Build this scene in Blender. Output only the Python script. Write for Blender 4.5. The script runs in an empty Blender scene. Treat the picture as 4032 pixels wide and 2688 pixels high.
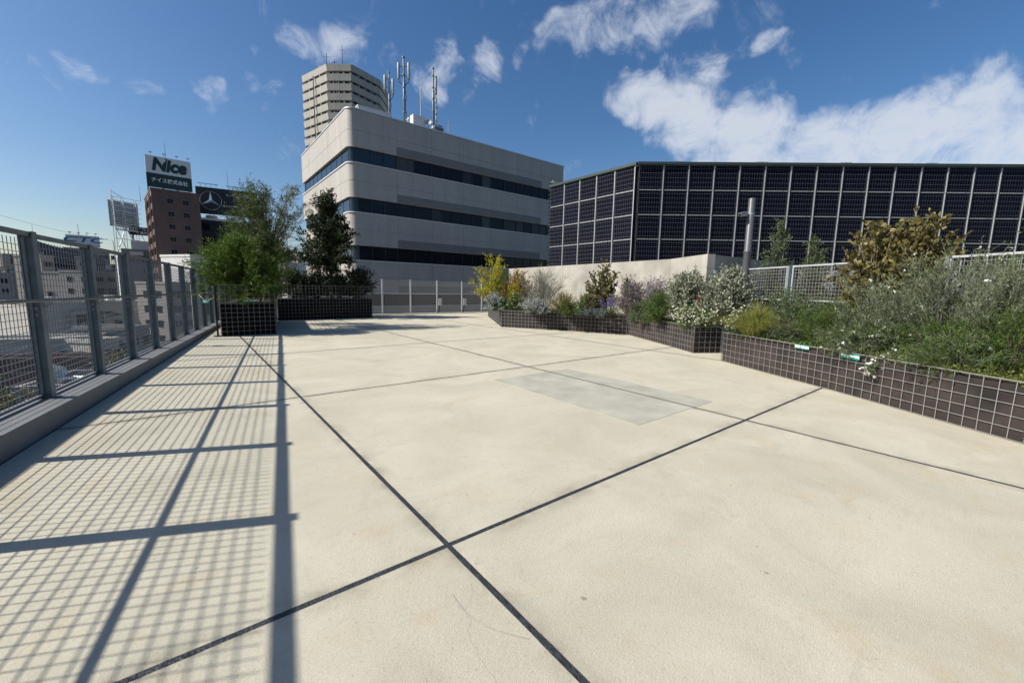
import bpy, math, random
import numpy as np
from mathutils import Vector, Matrix

# ------------------------------------------------------------------ camera, sky, sun, exposure
scene = bpy.context.scene
col = scene.collection
rnd = random.Random(7)
npr = np.random.RandomState(11)
R = math.radians

FOC, PITCH, ROLL, EYE = 1612.9 / 4032, R(7.338), R(1.057), 1.6
cam = bpy.data.cameras.new('camera')
cam.sensor_width = 36.0
cam.lens = 36.0 * FOC
cam.clip_start, cam.clip_end = 0.05, 8000
cam_ob = bpy.data.objects.new('camera', cam)
col.objects.link(cam_ob)
fw = Vector((0, math.cos(PITCH), -math.sin(PITCH)))
up0 = Vector((0, math.sin(PITCH), math.cos(PITCH)))
rt = Vector((1, 0, 0)) * math.cos(ROLL) + up0 * math.sin(ROLL)
up = Vector((-1, 0, 0)) * math.sin(ROLL) + up0 * math.cos(ROLL)
cam_ob.matrix_world = Matrix(((rt.x, up.x, -fw.x, 0), (rt.y, up.y, -fw.y, 0), (rt.z, up.z, -fw.z, EYE), (0, 0, 0, 1)))
scene.camera = cam_ob

SUN_EL = R(40.2)
SUN_AZ = R(256.3)          # clockwise from +Y
to_sun = Vector((math.sin(SUN_AZ) * math.cos(SUN_EL), math.cos(SUN_AZ) * math.cos(SUN_EL), math.sin(SUN_EL)))

world = bpy.data.worlds.new('World')
scene.world = world
world.use_nodes = True
wn, wl = world.node_tree.nodes, world.node_tree.links
wn.clear()


def wnode(t, **kw):
    n = wn.new(t)
    for k, v in kw.items():
        setattr(n, k, v)
    return n


def wmath(op, a, b=None, c=None, clamp=False):
    n = wnode('ShaderNodeMath', operation=op, use_clamp=clamp)
    for i, v in enumerate((a, b, c)):
        if v is None:
            continue
        if isinstance(v, (int, float)):
            n.inputs[i].default_value = v
        else:
            wl.new(v, n.inputs[i])
    return n.outputs[0]


sky = wnode('ShaderNodeTexSky', sky_type='NISHITA', sun_disc=False)
sky.sun_elevation, sky.sun_rotation = SUN_EL, SUN_AZ
sky.air_density, sky.dust_density, sky.ozone_density, sky.altitude = 1.0, 1.2, 2.4, 30
SKY_STRENGTH = 0.082
hsv = wnode('ShaderNodeHueSaturation')
hsv.inputs['Saturation'].default_value = 1.26
hsv.inputs['Hue'].default_value = 0.503
wl.new(sky.outputs[0], hsv.inputs['Color'])
tc = wnode('ShaderNodeTexCoord')
nrm = wnode('ShaderNodeVectorMath', operation='NORMALIZE')
wl.new(tc.outputs['Generated'], nrm.inputs[0])
DIR = nrm.outputs[0]


def direction(px, py):
    """unit direction of a sky point given by its place in the 4032 x 2688 frame"""
    x = (px / 4032 - .5) / FOC
    y = -(py - 1344) / 4032 / FOC
    v = fw + rt * x + up * y
    return v.normalized()


# cloud layer: a fractal noise field on a flat layer overhead, raised where the cumulus stand
sep = wnode('ShaderNodeSeparateXYZ')
wl.new(DIR, sep.inputs[0])
zc = wmath('ADD', wmath('MAXIMUM', sep.outputs[2], 0.0), 0.16)
comb = wnode('ShaderNodeCombineXYZ')
wl.new(wmath('DIVIDE', sep.outputs[0], zc), comb.inputs[0])
wl.new(wmath('DIVIDE', sep.outputs[1], zc), comb.inputs[1])
noise = wnode('ShaderNodeTexNoise')
noise.inputs['Scale'].default_value = 2.6
noise.inputs['Detail'].default_value = 6
noise.inputs['Roughness'].default_value = 0.58
noise.inputs['Distortion'].default_value = 0.35
wl.new(comb.outputs[0], noise.inputs['Vector'])
fine = wnode('ShaderNodeTexNoise')
fine.inputs['Scale'].default_value = 12.0
fine.inputs['Detail'].default_value = 7
fine.inputs['Roughness'].default_value = 0.68
fine.inputs['Distortion'].default_value = 0.6
wl.new(DIR, fine.inputs['Vector'])

# (frame x, frame y, angular radius in degrees, weight)
BANKS = [(2560, 430, 5.0, .55), (2700, 500, 6.5, .66), (2950, 570, 7.0, .70), (3200, 600, 6.5, .62), (3430, 600, 6.0, .58), (3480, 470, 4.6, .56), (3640, 480, 5.4, .66), (3840, 530, 5.4, .68),
         (4040, 600, 5.2, .66), (4330, 680, 7, .60), (3700, 610, 6.5, .64), (2780, 300, 3.8, .42), (2650, 330, 3.4, .36), (2460, 400, 2.4, .30),
         (2420, 90, 5.6, .40), (2250, 110, 3.6, .36), (2720, 50, 3.6, .40), (2570, 110, 4.0, .36), (3090, 200, 2.0, .36), (2090, 200, 2.0, .24),
         (1230, 225, 3.0, .33), (1370, 240, 2.8, .30), (1720, 200, 2.6, .32), (1910, 270, 2.8, .32), (1650, 340, 2.8, .25), (1830, 380, 1.8, .25),
         (825, 360, 1.9, .36), (1040, 355, 2.2, .35), (1000, 420, 1.7, .30), (285, 250, 1.9, .36), (600, 360, 2.2, .25), (390, 280, 1.8, .2), (1010, 215, 1.0, .25)]
wz = wnode('ShaderNodeTexNoise')
wz.inputs['Scale'].default_value = 5.0
wz.inputs['Detail'].default_value = 4
wz.inputs['Roughness'].default_value = .6
wl.new(DIR, wz.inputs['Vector'])
wsub = wnode('ShaderNodeVectorMath', operation='SUBTRACT')
wl.new(wz.outputs['Color'], wsub.inputs[0])
wsub.inputs[1].default_value = (.5, .5, .5)
wsc = wnode('ShaderNodeVectorMath', operation='SCALE')
wl.new(wsub.outputs[0], wsc.inputs[0])
wsc.inputs['Scale'].default_value = .20
wad = wnode('ShaderNodeVectorMath', operation='ADD')
wl.new(DIR, wad.inputs[0])
wl.new(wsc.outputs[0], wad.inputs[1])
wnm = wnode('ShaderNodeVectorMath', operation='NORMALIZE')
wl.new(wad.outputs[0], wnm.inputs[0])
WDIR = wnm.outputs[0]
field = None
for px, py, rad, wgt in BANKS:
    d = direction(px, py)
    vm = wnode('ShaderNodeVectorMath', operation='DOT_PRODUCT')
    wl.new(WDIR, vm.inputs[0])
    vm.inputs[1].default_value = d
    mr = wnode('ShaderNodeMapRange', interpolation_type='SMOOTHSTEP')
    wl.new(vm.outputs['Value'], mr.inputs[0])
    mr.inputs[1].default_value = math.cos(R(rad))
    mr.inputs[2].default_value = math.cos(R(rad) * .12)
    mr.inputs[3].default_value = 0.0
    mr.inputs[4].default_value = wgt
    field = mr.outputs[0] if field is None else wmath('MAXIMUM', field, mr.outputs[0])
dens = wmath('ADD', wmath('MULTIPLY', wmath('SUBTRACT', noise.outputs[0], .5), .8), wmath('MULTIPLY', wmath('SUBTRACT', fine.outputs[0], .5), 1.3))
dens = wmath('ADD', dens, field)
mask = wnode('ShaderNodeMapRange', interpolation_type='SMOOTHSTEP')
wl.new(dens, mask.inputs[0])
mask.inputs[1].default_value = .12
mask.inputs[2].default_value = .84
mask.inputs[4].default_value = .84
# the thick middle of a cloud is a little greyer than its edge
thick = wnode('ShaderNodeMapRange')
wl.new(dens, thick.inputs[0])
thick.inputs[1].default_value, thick.inputs[2].default_value = .35, .95
ccol = wnode('ShaderNodeMix', data_type='RGBA')
wl.new(thick.outputs[0], ccol.inputs[0])
ccol.inputs[6].default_value = (.60, .63, .68, 1)
ccol.inputs[7].default_value = (.47, .495, .545, 1)
skyscale = wnode('ShaderNodeVectorMath', operation='SCALE')
wl.new(hsv.outputs[0], skyscale.inputs[0])
skyscale.inputs['Scale'].default_value = SKY_STRENGTH
mix = wnode('ShaderNodeMix', data_type='RGBA')
wl.new(mask.outputs[0], mix.inputs[0])
wl.new(skyscale.outputs[0], mix.inputs[6])
wl.new(ccol.outputs[2], mix.inputs[7])
bg = wnode('ShaderNodeBackground')
bg.inputs['Strength'].default_value = 1.0
wl.new(mix.outputs[2], bg.inputs['Color'])
wout = wnode('ShaderNodeOutputWorld')
wl.new(bg.outputs[0], wout.inputs[0])

sun = bpy.data.lights.new('sun', 'SUN')
sun.energy = 5.0
sun.angle = R(0.53)
sun.color = (1.0, .945, .86)
sun_ob = bpy.data.objects.new('sun', sun)
sun_ob.rotation_euler = (-to_sun).to_track_quat('-Z', 'Y').to_euler()
sun_ob.location = (-20, -5, 30)
col.objects.link(sun_ob)

vs = scene.view_settings
vs.view_transform = 'Standard'
vs.look = 'None'
vs.exposure = 0.50
vs.gamma = 1.0
vs.use_curve_mapping = False
scene.render.film_transparent = False
scene.cycles.max_bounces = 5
scene.cycles.diffuse_bounces = 3
scene.cycles.glossy_bounces = 3
world.cycles.sampling_method = 'NONE'

GROUND_Z = -24.0


def at(px, py, Y):
    """world point that stands at distance Y in front of the viewpoint"""
    x = (px / 4032 - .5) / FOC
    y = -(py - 1344) / 4032 / FOC
    v = fw + rt * x + up * y
    t = Y / v.y
    return Vector((v.x * t, Y, EYE + v.z * t))


# ------------------------------------------------------------------ materials
MATS = {}


def new_mat(name):
    m = bpy.data.materials.new(name)
    m.use_nodes = True
    nt = m.node_tree
    b = nt.nodes['Principled BSDF']
    return m, nt, b


def nd(nt, t, **kw):
    n = nt.nodes.new(t)
    for k, v in kw.items():
        setattr(n, k, v)
    return n


def surf(name, c, rough=.6, metal=0.0, var=.12, scale=6.0, bump=0.0, bscale=40.0, spec=.5, coords='Object', detail=5, stretch=None):
    """one plain surface: colour with blotchy variation, optional fine relief"""
    m, nt, b = new_mat(name)
    L = nt.links
    t = nd(nt, 'ShaderNodeTexCoord')
    src = t.outputs[coords]
    if stretch:
        mp = nd(nt, 'ShaderNodeMapping')
        mp.inputs['Scale'].default_value = stretch
        L.new(src, mp.inputs[0])
        src = mp.outputs[0]
    n = nd(nt, 'ShaderNodeTexNoise')
    n.inputs['Scale'].default_value = scale
    n.inputs['Detail'].default_value = detail
    L.new(src, n.inputs['Vector'])
    mx = nd(nt, 'ShaderNodeMix', data_type='RGBA')
    mx.inputs[6].default_value = (*[v * (1 - var) for v in c], 1)
    mx.inputs[7].default_value = (*[min(1, v * (1 + var)) for v in c], 1)
    mr = nd(nt, 'ShaderNodeMapRange')
    mr.inputs[1].default_value, mr.inputs[2].default_value = .3, .7
    L.new(n.outputs[0], mr.inputs[0])
    L.new(mr.outputs[0], mx.inputs[0])
    L.new(mx.outputs[2], b.inputs['Base Color'])
    b.inputs['Roughness'].default_value = rough
    b.inputs['Metallic'].default_value = metal
    b.inputs['Specular IOR Level'].default_value = spec
    if bump:
        n2 = nd(nt, 'ShaderNodeTexNoise')
        n2.inputs['Scale'].default_value = bscale
        n2.inputs['Detail'].default_value = 4
        L.new(src, n2.inputs['Vector'])
        bp = nd(nt, 'ShaderNodeBump')
        bp.inputs['Strength'].default_value = bump
        bp.inputs['Distance'].default_value = .02
        L.new(n2.outputs[0], bp.inputs['Height'])
        L.new(bp.outputs[0], b.inputs['Normal'])
    MATS[name] = m
    return m


def leafmat(name, c1, c2, c3=None, trans=.28, rough=.55):
    """foliage: colour varies leaf by leaf, light passes partly through"""
    m, nt, b = new_mat(name)
    L = nt.links
    g = nd(nt, 'ShaderNodeNewGeometry')
    rp = nd(nt, 'ShaderNodeValToRGB')
    e = rp.color_ramp.elements
    e[0].position, e[0].color = 0.0, (*c1, 1)
    e[1].position, e[1].color = 1.0, (*(c3 or c2), 1)
    if c3:
        k = e.new(.72)
        k.color = (*c2, 1)
    L.new(g.outputs['Random Per Island'], rp.inputs[0])
    L.new(rp.outputs[0], b.inputs['Base Color'])
    b.inputs['Roughness'].default_value = rough
    b.inputs['Specular IOR Level'].default_value = .3
    tr = nd(nt, 'ShaderNodeBsdfTranslucent')
    L.new(rp.outputs[0], tr.inputs[0])
    mx = nd(nt, 'ShaderNodeMixShader')
    mx.inputs[0].default_value = trans
    L.new(b.outputs[0], mx.inputs[1])
    L.new(tr.outputs[0], mx.inputs[2])
    L.new(mx.outputs[0], nt.nodes['Material Output'].inputs[0])
    MATS[name] = m
    return m


def floor_mat():
    m, nt, b = new_mat('terrace_concrete')
    L = nt.links
    t = nd(nt, 'ShaderNodeTexCoord')
    # every slab is cast on its own: shift the pattern from slab to slab
    oi = nd(nt, 'ShaderNodeObjectInfo')
    vm = nd(nt, 'ShaderNodeVectorMath', operation='SCALE')
    vm.inputs[0].default_value = (37, 17, 5)
    L.new(oi.outputs['Random'], vm.inputs['Scale'])
    ad = nd(nt, 'ShaderNodeVectorMath', operation='ADD')
    L.new(t.outputs['Object'], ad.inputs[0])
    L.new(vm.outputs[0], ad.inputs[1])
    V = ad.outputs[0]

    def noise(scale, detail=5, rough=.55, dist=0.0, vec=V):
        n = nd(nt, 'ShaderNodeTexNoise')
        n.inputs['Scale'].default_value = scale
        n.inputs['Detail'].default_value = detail
        n.inputs['Roughness'].default_value = rough
        n.inputs['Distortion'].default_value = dist
        L.new(vec, n.inputs['Vector'])
        return n.outputs[0]

    def rng(v, a, c, lo=0., hi=1.):
        mr = nd(nt, 'ShaderNodeMapRange')
        mr.inputs[1].default_value, mr.inputs[2].default_value = a, c
        mr.inputs[3].default_value, mr.inputs[4].default_value = lo, hi
        L.new(v, mr.inputs[0])
        return mr.outputs[0]

    def mixc(f, a, c):
        mx = nd(nt, 'ShaderNodeMix', data_type='RGBA')
        for i, v in ((0, f), (6, a), (7, c)):
            if isinstance(v, (tuple, float)):
                mx.inputs[i].default_value = v
            else:
                L.new(v, mx.inputs[i])
        return mx.outputs[2]
    c = mixc(rng(noise(.9, 6, .6, .6), .35, .68), (.405, .382, .293, 1), (.505, .476, .376, 1))
    # warm stains, grey damp blotches
    c = mixc(rng(noise(1.3, 7, .65, 1.6), .55, .74, 0, .62), c, (.43, .345, .215, 1))
    mp = nd(nt, 'ShaderNodeMapping')
    mp.inputs['Scale'].default_value = (1.0, 3.2, 1)
    mp.inputs['Rotation'].default_value = (0, 0, .35)
    L.new(V, mp.inputs[0])
    c = mixc(rng(noise(2.6, 7, .65, .8, mp.outputs[0]), .56, .80, 0, .55), c, (.345, .325, .275, 1))
    # pores and grit
    c = mixc(rng(noise(38, 4, .65), .56, .70, 0, .42), c, (.30, .27, .205, 1))
    c = mixc(rng(noise(150, 3, .6), .45, .70, 0, .40), c, (.57, .525, .43, 1))
    c = mixc(rng(noise(16, 2, .5), .755, .775, 0, .6), c, (.15, .13, .10, 1))
    c = mixc(rng(noise(.55, 8, .7, 2.0), .62, .64, 0, .18), c, (.33, .30, .235, 1))
    # grime gathered along the slab edges
    sg_ = nd(nt, 'ShaderNodeSeparateXYZ')
    L.new(t.outputs['Generated'], sg_.inputs[0])
    edge = None
    for ax in (0, 1):
        pg = nd(nt, 'ShaderNodeMath', operation='PINGPONG')
        pg.inputs[1].default_value = .5
        L.new(sg_.outputs[ax], pg.inputs[0])
        if edge is None:
            edge = pg.outputs[0]
        else:
            mn = nd(nt, 'ShaderNodeMath', operation='MINIMUM')
            L.new(edge, mn.inputs[0])
            L.new(pg.outputs[0], mn.inputs[1])
            edge = mn.outputs[0]
    ed = rng(edge, .0, .030, .75, .0)
    ml = nd(nt, 'ShaderNodeMath', operation='MULTIPLY')
    L.new(ed, ml.inputs[0])
    L.new(rng(noise(3.5, 6, .65), .42, .66), ml.inputs[1])
    c = mixc(ml.outputs[0], c, (.25, .225, .17, 1))
    # a few hairline cracks
    vo = nd(nt, 'ShaderNodeTexVoronoi', feature='DISTANCE_TO_EDGE')
    vo.inputs['Scale'].default_value = .42
    dn = nd(nt, 'ShaderNodeTexNoise')
    dn.inputs['Scale'].default_value = 3.0
    dn.inputs['Detail'].default_value = 6
    L.new(V, dn.inputs['Vector'])
    dm = nd(nt, 'ShaderNodeVectorMath', operation='SCALE')
    L.new(dn.outputs['Color'], dm.inputs[0])
    dm.inputs['Scale'].default_value = .35
    da = nd(nt, 'ShaderNodeVectorMath', operation='ADD')
    L.new(V, da.inputs[0])
    L.new(dm.outputs[0], da.inputs[1])
    L.new(da.outputs[0], vo.inputs['Vector'])
    ck = nd(nt, 'ShaderNodeMath', operation='MULTIPLY')
    L.new(rng(vo.outputs['Distance'], .0, .0020, .32, 0), ck.inputs[0])
    L.new(rng(noise(.7, 3, .5), .50, .60), ck.inputs[1])
    c = mixc(ck.outputs[0], c, (.20, .18, .14, 1))
    L.new(c, b.inputs['Base Color'])
    b.inputs['Roughness'].default_value = .82
    b.inputs['Specular IOR Level'].default_value = .25
    # trowel and broom relief
    h = nd(nt, 'ShaderNodeMath', operation='ADD')
    L.new(rng(noise(60, 4, .6, .6, mp.outputs[0]), 0, 1, 0, .6), h.inputs[0])
    L.new(rng(noise(260, 3, .6), 0, 1, 0, .35), h.inputs[1])
    bp = nd(nt, 'ShaderNodeBump')
    bp.inputs['Strength'].default_value = .6
    bp.inputs['Distance'].default_value = .012
    L.new(h.outputs[0], bp.inputs['Height'])
    L.new(bp.outputs[0], b.inputs['Normal'])
    MATS['floor'] = m


floor_mat()


def tile_mat(name, c, tile=(.25, .10), grout=.86):
    """small ceramic tiles seen from afar: only the faint course lines"""
    m, nt, b = new_mat(name)
    L = nt.links
    t = nd(nt, 'ShaderNodeTexCoord')
    br = nd(nt, 'ShaderNodeTexBrick')
    sx = nd(nt, 'ShaderNodeSeparateXYZ')
    L.new(t.outputs['Object'], sx.inputs[0])
    ad = nd(nt, 'ShaderNodeMath', operation='ADD')
    L.new(sx.outputs[0], ad.inputs[0])
    L.new(sx.outputs[1], ad.inputs[1])
    cb = nd(nt, 'ShaderNodeCombineXYZ')
    L.new(ad.outputs[0], cb.inputs[0])
    L.new(sx.outputs[2], cb.inputs[1])
    L.new(cb.outputs[0], br.inputs['Vector'])
    br.inputs['Scale'].default_value = 1.0
    br.inputs['Brick Width'].default_value, br.inputs['Row Height'].default_value = tile
    br.inputs['Mortar Size'].default_value = .014
    br.inputs['Mortar Smooth'].default_value = .3
    br.inputs['Color1'].default_value = (*[v * .96 for v in c], 1)
    br.inputs['Color2'].default_value = (*[v * 1.04 for v in c], 1)
    br.inputs['Mortar'].default_value = (*[v * grout for v in c], 1)
    n = nd(nt, 'ShaderNodeTexNoise')
    n.inputs['Scale'].default_value = .5
    n.inputs['Detail'].default_value = 6
    mp = nd(nt, 'ShaderNodeMapping')
    mp.inputs['Scale'].default_value = (1.6, 1.6, .25)
    L.new(t.outputs['Object'], mp.inputs[0])
    L.new(mp.outputs[0], n.inputs['Vector'])
    mr = nd(nt, 'ShaderNodeMapRange')
    mr.inputs[1].default_value, mr.inputs[2].default_value = .3, .75
    mr.inputs[3].default_value, mr.inputs[4].default_value = 1.05, .86
    L.new(n.outputs[0], mr.inputs[0])
    n3 = nd(nt, 'ShaderNodeTexNoise')
    n3.inputs['Scale'].default_value = 1.0
    n3.inputs['Detail'].default_value = 4
    mp3 = nd(nt, 'ShaderNodeMapping')
    mp3.inputs['Scale'].default_value = (5, 5, .22)
    L.new(t.outputs['Object'], mp3.inputs[0])
    L.new(mp3.outputs[0], n3.inputs['Vector'])
    mr3 = nd(nt, 'ShaderNodeMapRange')
    mr3.inputs[1].default_value, mr3.inputs[2].default_value = .58, .74
    mr3.inputs[3].default_value, mr3.inputs[4].default_value = 1.0, .80
    L.new(n3.outputs[0], mr3.inputs[0])
    mm = nd(nt, 'ShaderNodeMath', operation='MULTIPLY')
    L.new(mr.outputs[0], mm.inputs[0])
    L.new(mr3.outputs[0], mm.inputs[1])
    ml = nd(nt, 'ShaderNodeVectorMath', operation='SCALE')
    L.new(br.outputs['Color'], ml.inputs[0])
    L.new(mm.outputs[0], ml.inputs['Scale'])
    L.new(ml.outputs[0], b.inputs['Base Color'])
    b.inputs['Roughness'].default_value = .5
    bp = nd(nt, 'ShaderNodeBump')
    bp.inputs['Strength'].default_value = .5
    bp.inputs['Distance'].default_value = .02
    inv = nd(nt, 'ShaderNodeMath', operation='SUBTRACT')
    inv.inputs[0].default_value = 1
    L.new(br.outputs['Fac'], inv.inputs[1])
    L.new(inv.outputs[0], bp.inputs['Height'])
    L.new(bp.outputs[0], b.inputs['Normal'])
    MATS[name] = m


def cell_mat():
    """photovoltaic cells printed under glass: dark blue wafers, fine silver lines"""
    m, nt, b = new_mat('solar_cells')
    L = nt.links
    t = nd(nt, 'ShaderNodeTexCoord')
    sx = nd(nt, 'ShaderNodeSeparateXYZ')
    L.new(t.outputs['Object'], sx.inputs[0])

    def line(v, cells, span, width):
        a = nd(nt, 'ShaderNodeMath', operation='MULTIPLY')
        a.inputs[1].default_value = cells / span
        L.new(v, a.inputs[0])
        f = nd(nt, 'ShaderNodeMath', operation='FRACT')
        L.new(a.outputs[0], f.inputs[0])
        p = nd(nt, 'ShaderNodeMath', operation='PINGPONG')
        p.inputs[1].default_value = .5
        L.new(f.outputs[0], p.inputs[0])
        lt = nd(nt, 'ShaderNodeMath', operation='LESS_THAN')
        lt.inputs[1].default_value = width
        L.new(p.outputs[0], lt.inputs[0])
        return lt.outputs[0]
    a = line(sx.outputs[0], 9, 1.14, .020)
    c = line(sx.outputs[2], 5, 1.14, .018)
    mx = nd(nt, 'ShaderNodeMath', operation='MAXIMUM')
    L.new(a, mx.inputs[0])
    L.new(c, mx.inputs[1])
    oi = nd(nt, 'ShaderNodeObjectInfo')
    mr = nd(nt, 'ShaderNodeMix', data_type='RGBA')
    L.new(oi.outputs['Random'], mr.inputs[0])
    mr.inputs[6].default_value = (.0016, .002, .006, 1)
    mr.inputs[7].default_value = (.003, .0035, .011, 1)
    mc = nd(nt, 'ShaderNodeMix', data_type='RGBA')
    L.new(mx.outputs[0], mc.inputs[0])
    L.new(mr.outputs[2], mc.inputs[6])
    mc.inputs[7].default_value = (.13, .135, .15, 1)
    L.new(mc.outputs[2], b.inputs['Base Color'])
    b.inputs['Roughness'].default_value = .16
    b.inputs['Specular IOR Level'].default_value = .06
    MATS['cells'] = m


cell_mat()
tile_mat('office_tile', (.415, .385, .34))
tile_mat('brown_tile', (.135, .077, .060), (.22, .075), .8)
tile_mat('tower_panel', (.36, .345, .30), (2.4, .55), .93)
surf('sealant', (.028, .03, .034), .55, var=.45, scale=18, bump=.5, bscale=60)
surf('patch', (.36, .35, .285), .8, var=.16, scale=2.2, bump=.2, bscale=90)
surf('galv', (.30, .325, .34), .5, .55, .16, 9, bump=.05)
surf('galv_dark', (.16, .185, .195), .55, .35, .18, 7, bump=.08)
surf('galv_bright', (.55, .57, .58), .45, .5, .10, 9)
surf('wire', (.27, .265, .26), .55, .3, .1, 20)
surf('wire_grey', (.25, .265, .27), .5, .4, .1, 20)
surf('rail_steel', (.16, .17, .18), .28, .8, .1, 8)
surf('coping', (.17, .178, .182), .62, .1, .08, 3, bump=.06, bscale=120)
surf('liner', (.026, .0185, .0155), .9, 0, .62, 2.6, bump=.9, bscale=9, detail=9)
surf('liner_black', (.006, .0055, .005), .95, 0, .3, 9, bump=.6, bscale=25, spec=.1)
surf('soil', (.035, .024, .016), 1, 0, .4, 14, bump=.8, bscale=30)
surf('bark', (.085, .062, .045), .9, 0, .3, 20, bump=.5, bscale=60)
surf('bark_pale', (.20, .165, .12), .9, 0, .25, 20, bump=.4, bscale=60)
surf('twig_grey', (.155, .155, .125), .9, 0, .2, 20)
surf('concrete_wall', (.335, .32, .275), .8, 0, .26, 1.3, bump=.12, bscale=60, detail=9)
surf('grey_wall', (.31, .315, .32), .8, 0, .06, 1.2)
surf('white_wall', (.55, .54, .52), .75, 0, .06, .4)
surf('cream_wall', (.42, .40, .35), .75, 0, .08, .4)
surf('grey_bld', (.20, .195, .19), .75, 0, .08, .3)
surf('beige_bld', (.26, .235, .205), .75, 0, .08, .3)
surf('dark_bld', (.045, .047, .060), .55, 0, .15, .3)
surf('navy_bld', (.014, .014, .018), .6, 0, .2, .3)
surf('maroon_wall', (.10, .06, .06), .7, 0, .12, .6)
surf('roof_pale', (.38, .38, .37), .85, 0, .12, .5)
surf('roof_grey', (.22, .23, .235), .85, 0, .16, .5)
surf('glass', (.009, .012, .018), .06, 0, .2, .5, spec=.16)
surf('frame_brown', (.20, .165, .15), .6, 0, .06, 8)
surf('glass_blue', (.012, .022, .036), .05, 0, .25, .5, spec=.45)
surf('curtain', (.055, .055, .055), .35, 0, .2, 1.5, spec=.3)
surf('blind', (.020, .022, .026), .3, 0, .3, .8, spec=.3)
surf('frame_dark', (.035, .036, .04), .4, .4, .1, 8)
surf('frame_white', (.5, .5, .49), .5, 0, .06, 8)
surf('lip_white', (.55, .545, .53), .5, 0, .05, 3)
surf('soffit_grey', (.185, .17, .155), .6, 0, .07, 1)
surf('white_metal', (.6, .6, .58), .45, 0, .05, 3)
surf('antenna_grey', (.30, .31, .31), .5, .1, .08, 4)
surf('pole_green', (.19, .215, .215), .5, .3, .1, 4)
surf('black_rubber', (.014, .014, .015), .6, 0, .2, 9)
surf('pole_grey', (.085, .088, .094), .45, .1, .06, 6)
surf('sign_green', (.003, .028, .019), .45, 0, .06, 1)
surf('sign_white', (.62, .62, .60), .5, 0, .03, 1)
surf('sign_black', (.006, .006, .009), .45, 0, .1, 1)
surf('sign_blue', (.02, .12, .33), .5, 0, .04, 1)
surf('silver', (.62, .63, .64), .3, .6, .05, 3)
surf('teal', (.0, .17, .135), .5, 0, .06, 6)
surf('asphalt', (.07, .072, .075), .9, 0, .25, .05)
surf('rope', (.50, .47, .40), .9, 0, .15, 60)
surf('mullion', (.42, .43, .44), .45, .2, .06, 5)
surf('panel_frame', (.10, .105, .115), .45, .4, .06, 5)
surf('solar_back', (.012, .013, .018), .6, 0, .2, 3)
surf('roof_trim', (.03, .045, .042), .5, .2, .1, 4)

leafmat('lf_feather', (.040, .085, .010), (.095, .165, .020), (.18, .225, .035), .30)
leafmat('lf_feather_dim', (.042, .068, .016), (.095, .135, .034), (.17, .19, .055), .30)
leafmat('lf_grey_green', (0.090, 0.102, 0.060), (0.168, 0.180, 0.108), (0.240, 0.240, 0.156), .25)
leafmat('lf_dark', (.016, .026, .010), (.040, .056, .020), (.075, .09, .04), .18)
leafmat('lf_mid', (.026, .060, .010), (.075, .135, .022), (.16, .22, .045), .28)
leafmat('lf_yellow', (.24, .25, .02), (.46, .42, .03), (.60, .50, .06), .30)
leafmat('lf_orange', (.22, .14, .03), (.36, .22, .05), (.30, .25, .05), .30)
leafmat('lf_silver', (.20, .235, .215), (.36, .40, .37), (.50, .52, .48), .15)
leafmat('lf_silver_green', (0.098, 0.121, 0.069), (0.287, 0.305, 0.218), (0.529, 0.529, 0.425), .18)
leafmat('lf_sage', (.048, .078, .030), (.115, .155, .070), (.24, .27, .17), .22)
leafmat('lf_brown', (.075, .066, .022), (.17, .145, .045), (.29, .255, .085), .25)
leafmat('lf_olive', (0.078, 0.078, 0.029), (0.169, 0.156, 0.065), (0.247, 0.208, 0.091), .25)
leafmat('lf_twiggy', (0.098, 0.085, 0.058), (0.182, 0.163, 0.111), (0.260, 0.221, 0.156), .2)
leafmat('lf_rust', (0.182, 0.098, 0.031), (0.224, 0.210, 0.042), (0.168, 0.210, 0.042), .3)
leafmat('lf_wispy', (.055, .090, .030), (.13, .175, .070), (.29, .32, .20), .24)
leafmat('lf_purple', (.13, .075, .17), (.22, .13, .30), (.30, .20, .38), .3)
leafmat('lf_violet', (.17, .12, .40), (.28, .20, .55), (.34, .27, .60), .3)
leafmat('lf_grass', (0.156, 0.180, 0.036), (0.324, 0.336, 0.084), (0.504, 0.480, 0.168), .35)
leafmat('lf_ground', (.07, .095, .018), (.14, .165, .03), (.24, .25, .055), .3)
leafmat('lf_red', (.16, .035, .02), (.22, .06, .03), None, .3)
leafmat('lf_bluegrey', (.09, .12, .125), (.16, .20, .20), None, .2)
leafmat('petal_white', (.78, .78, .72), (.82, .82, .80), None, .2)
leafmat('petal_cream', (.72, .70, .48), (.80, .80, .70), None, .2)

# ------------------------------------------------------------------ building blocks


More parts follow.
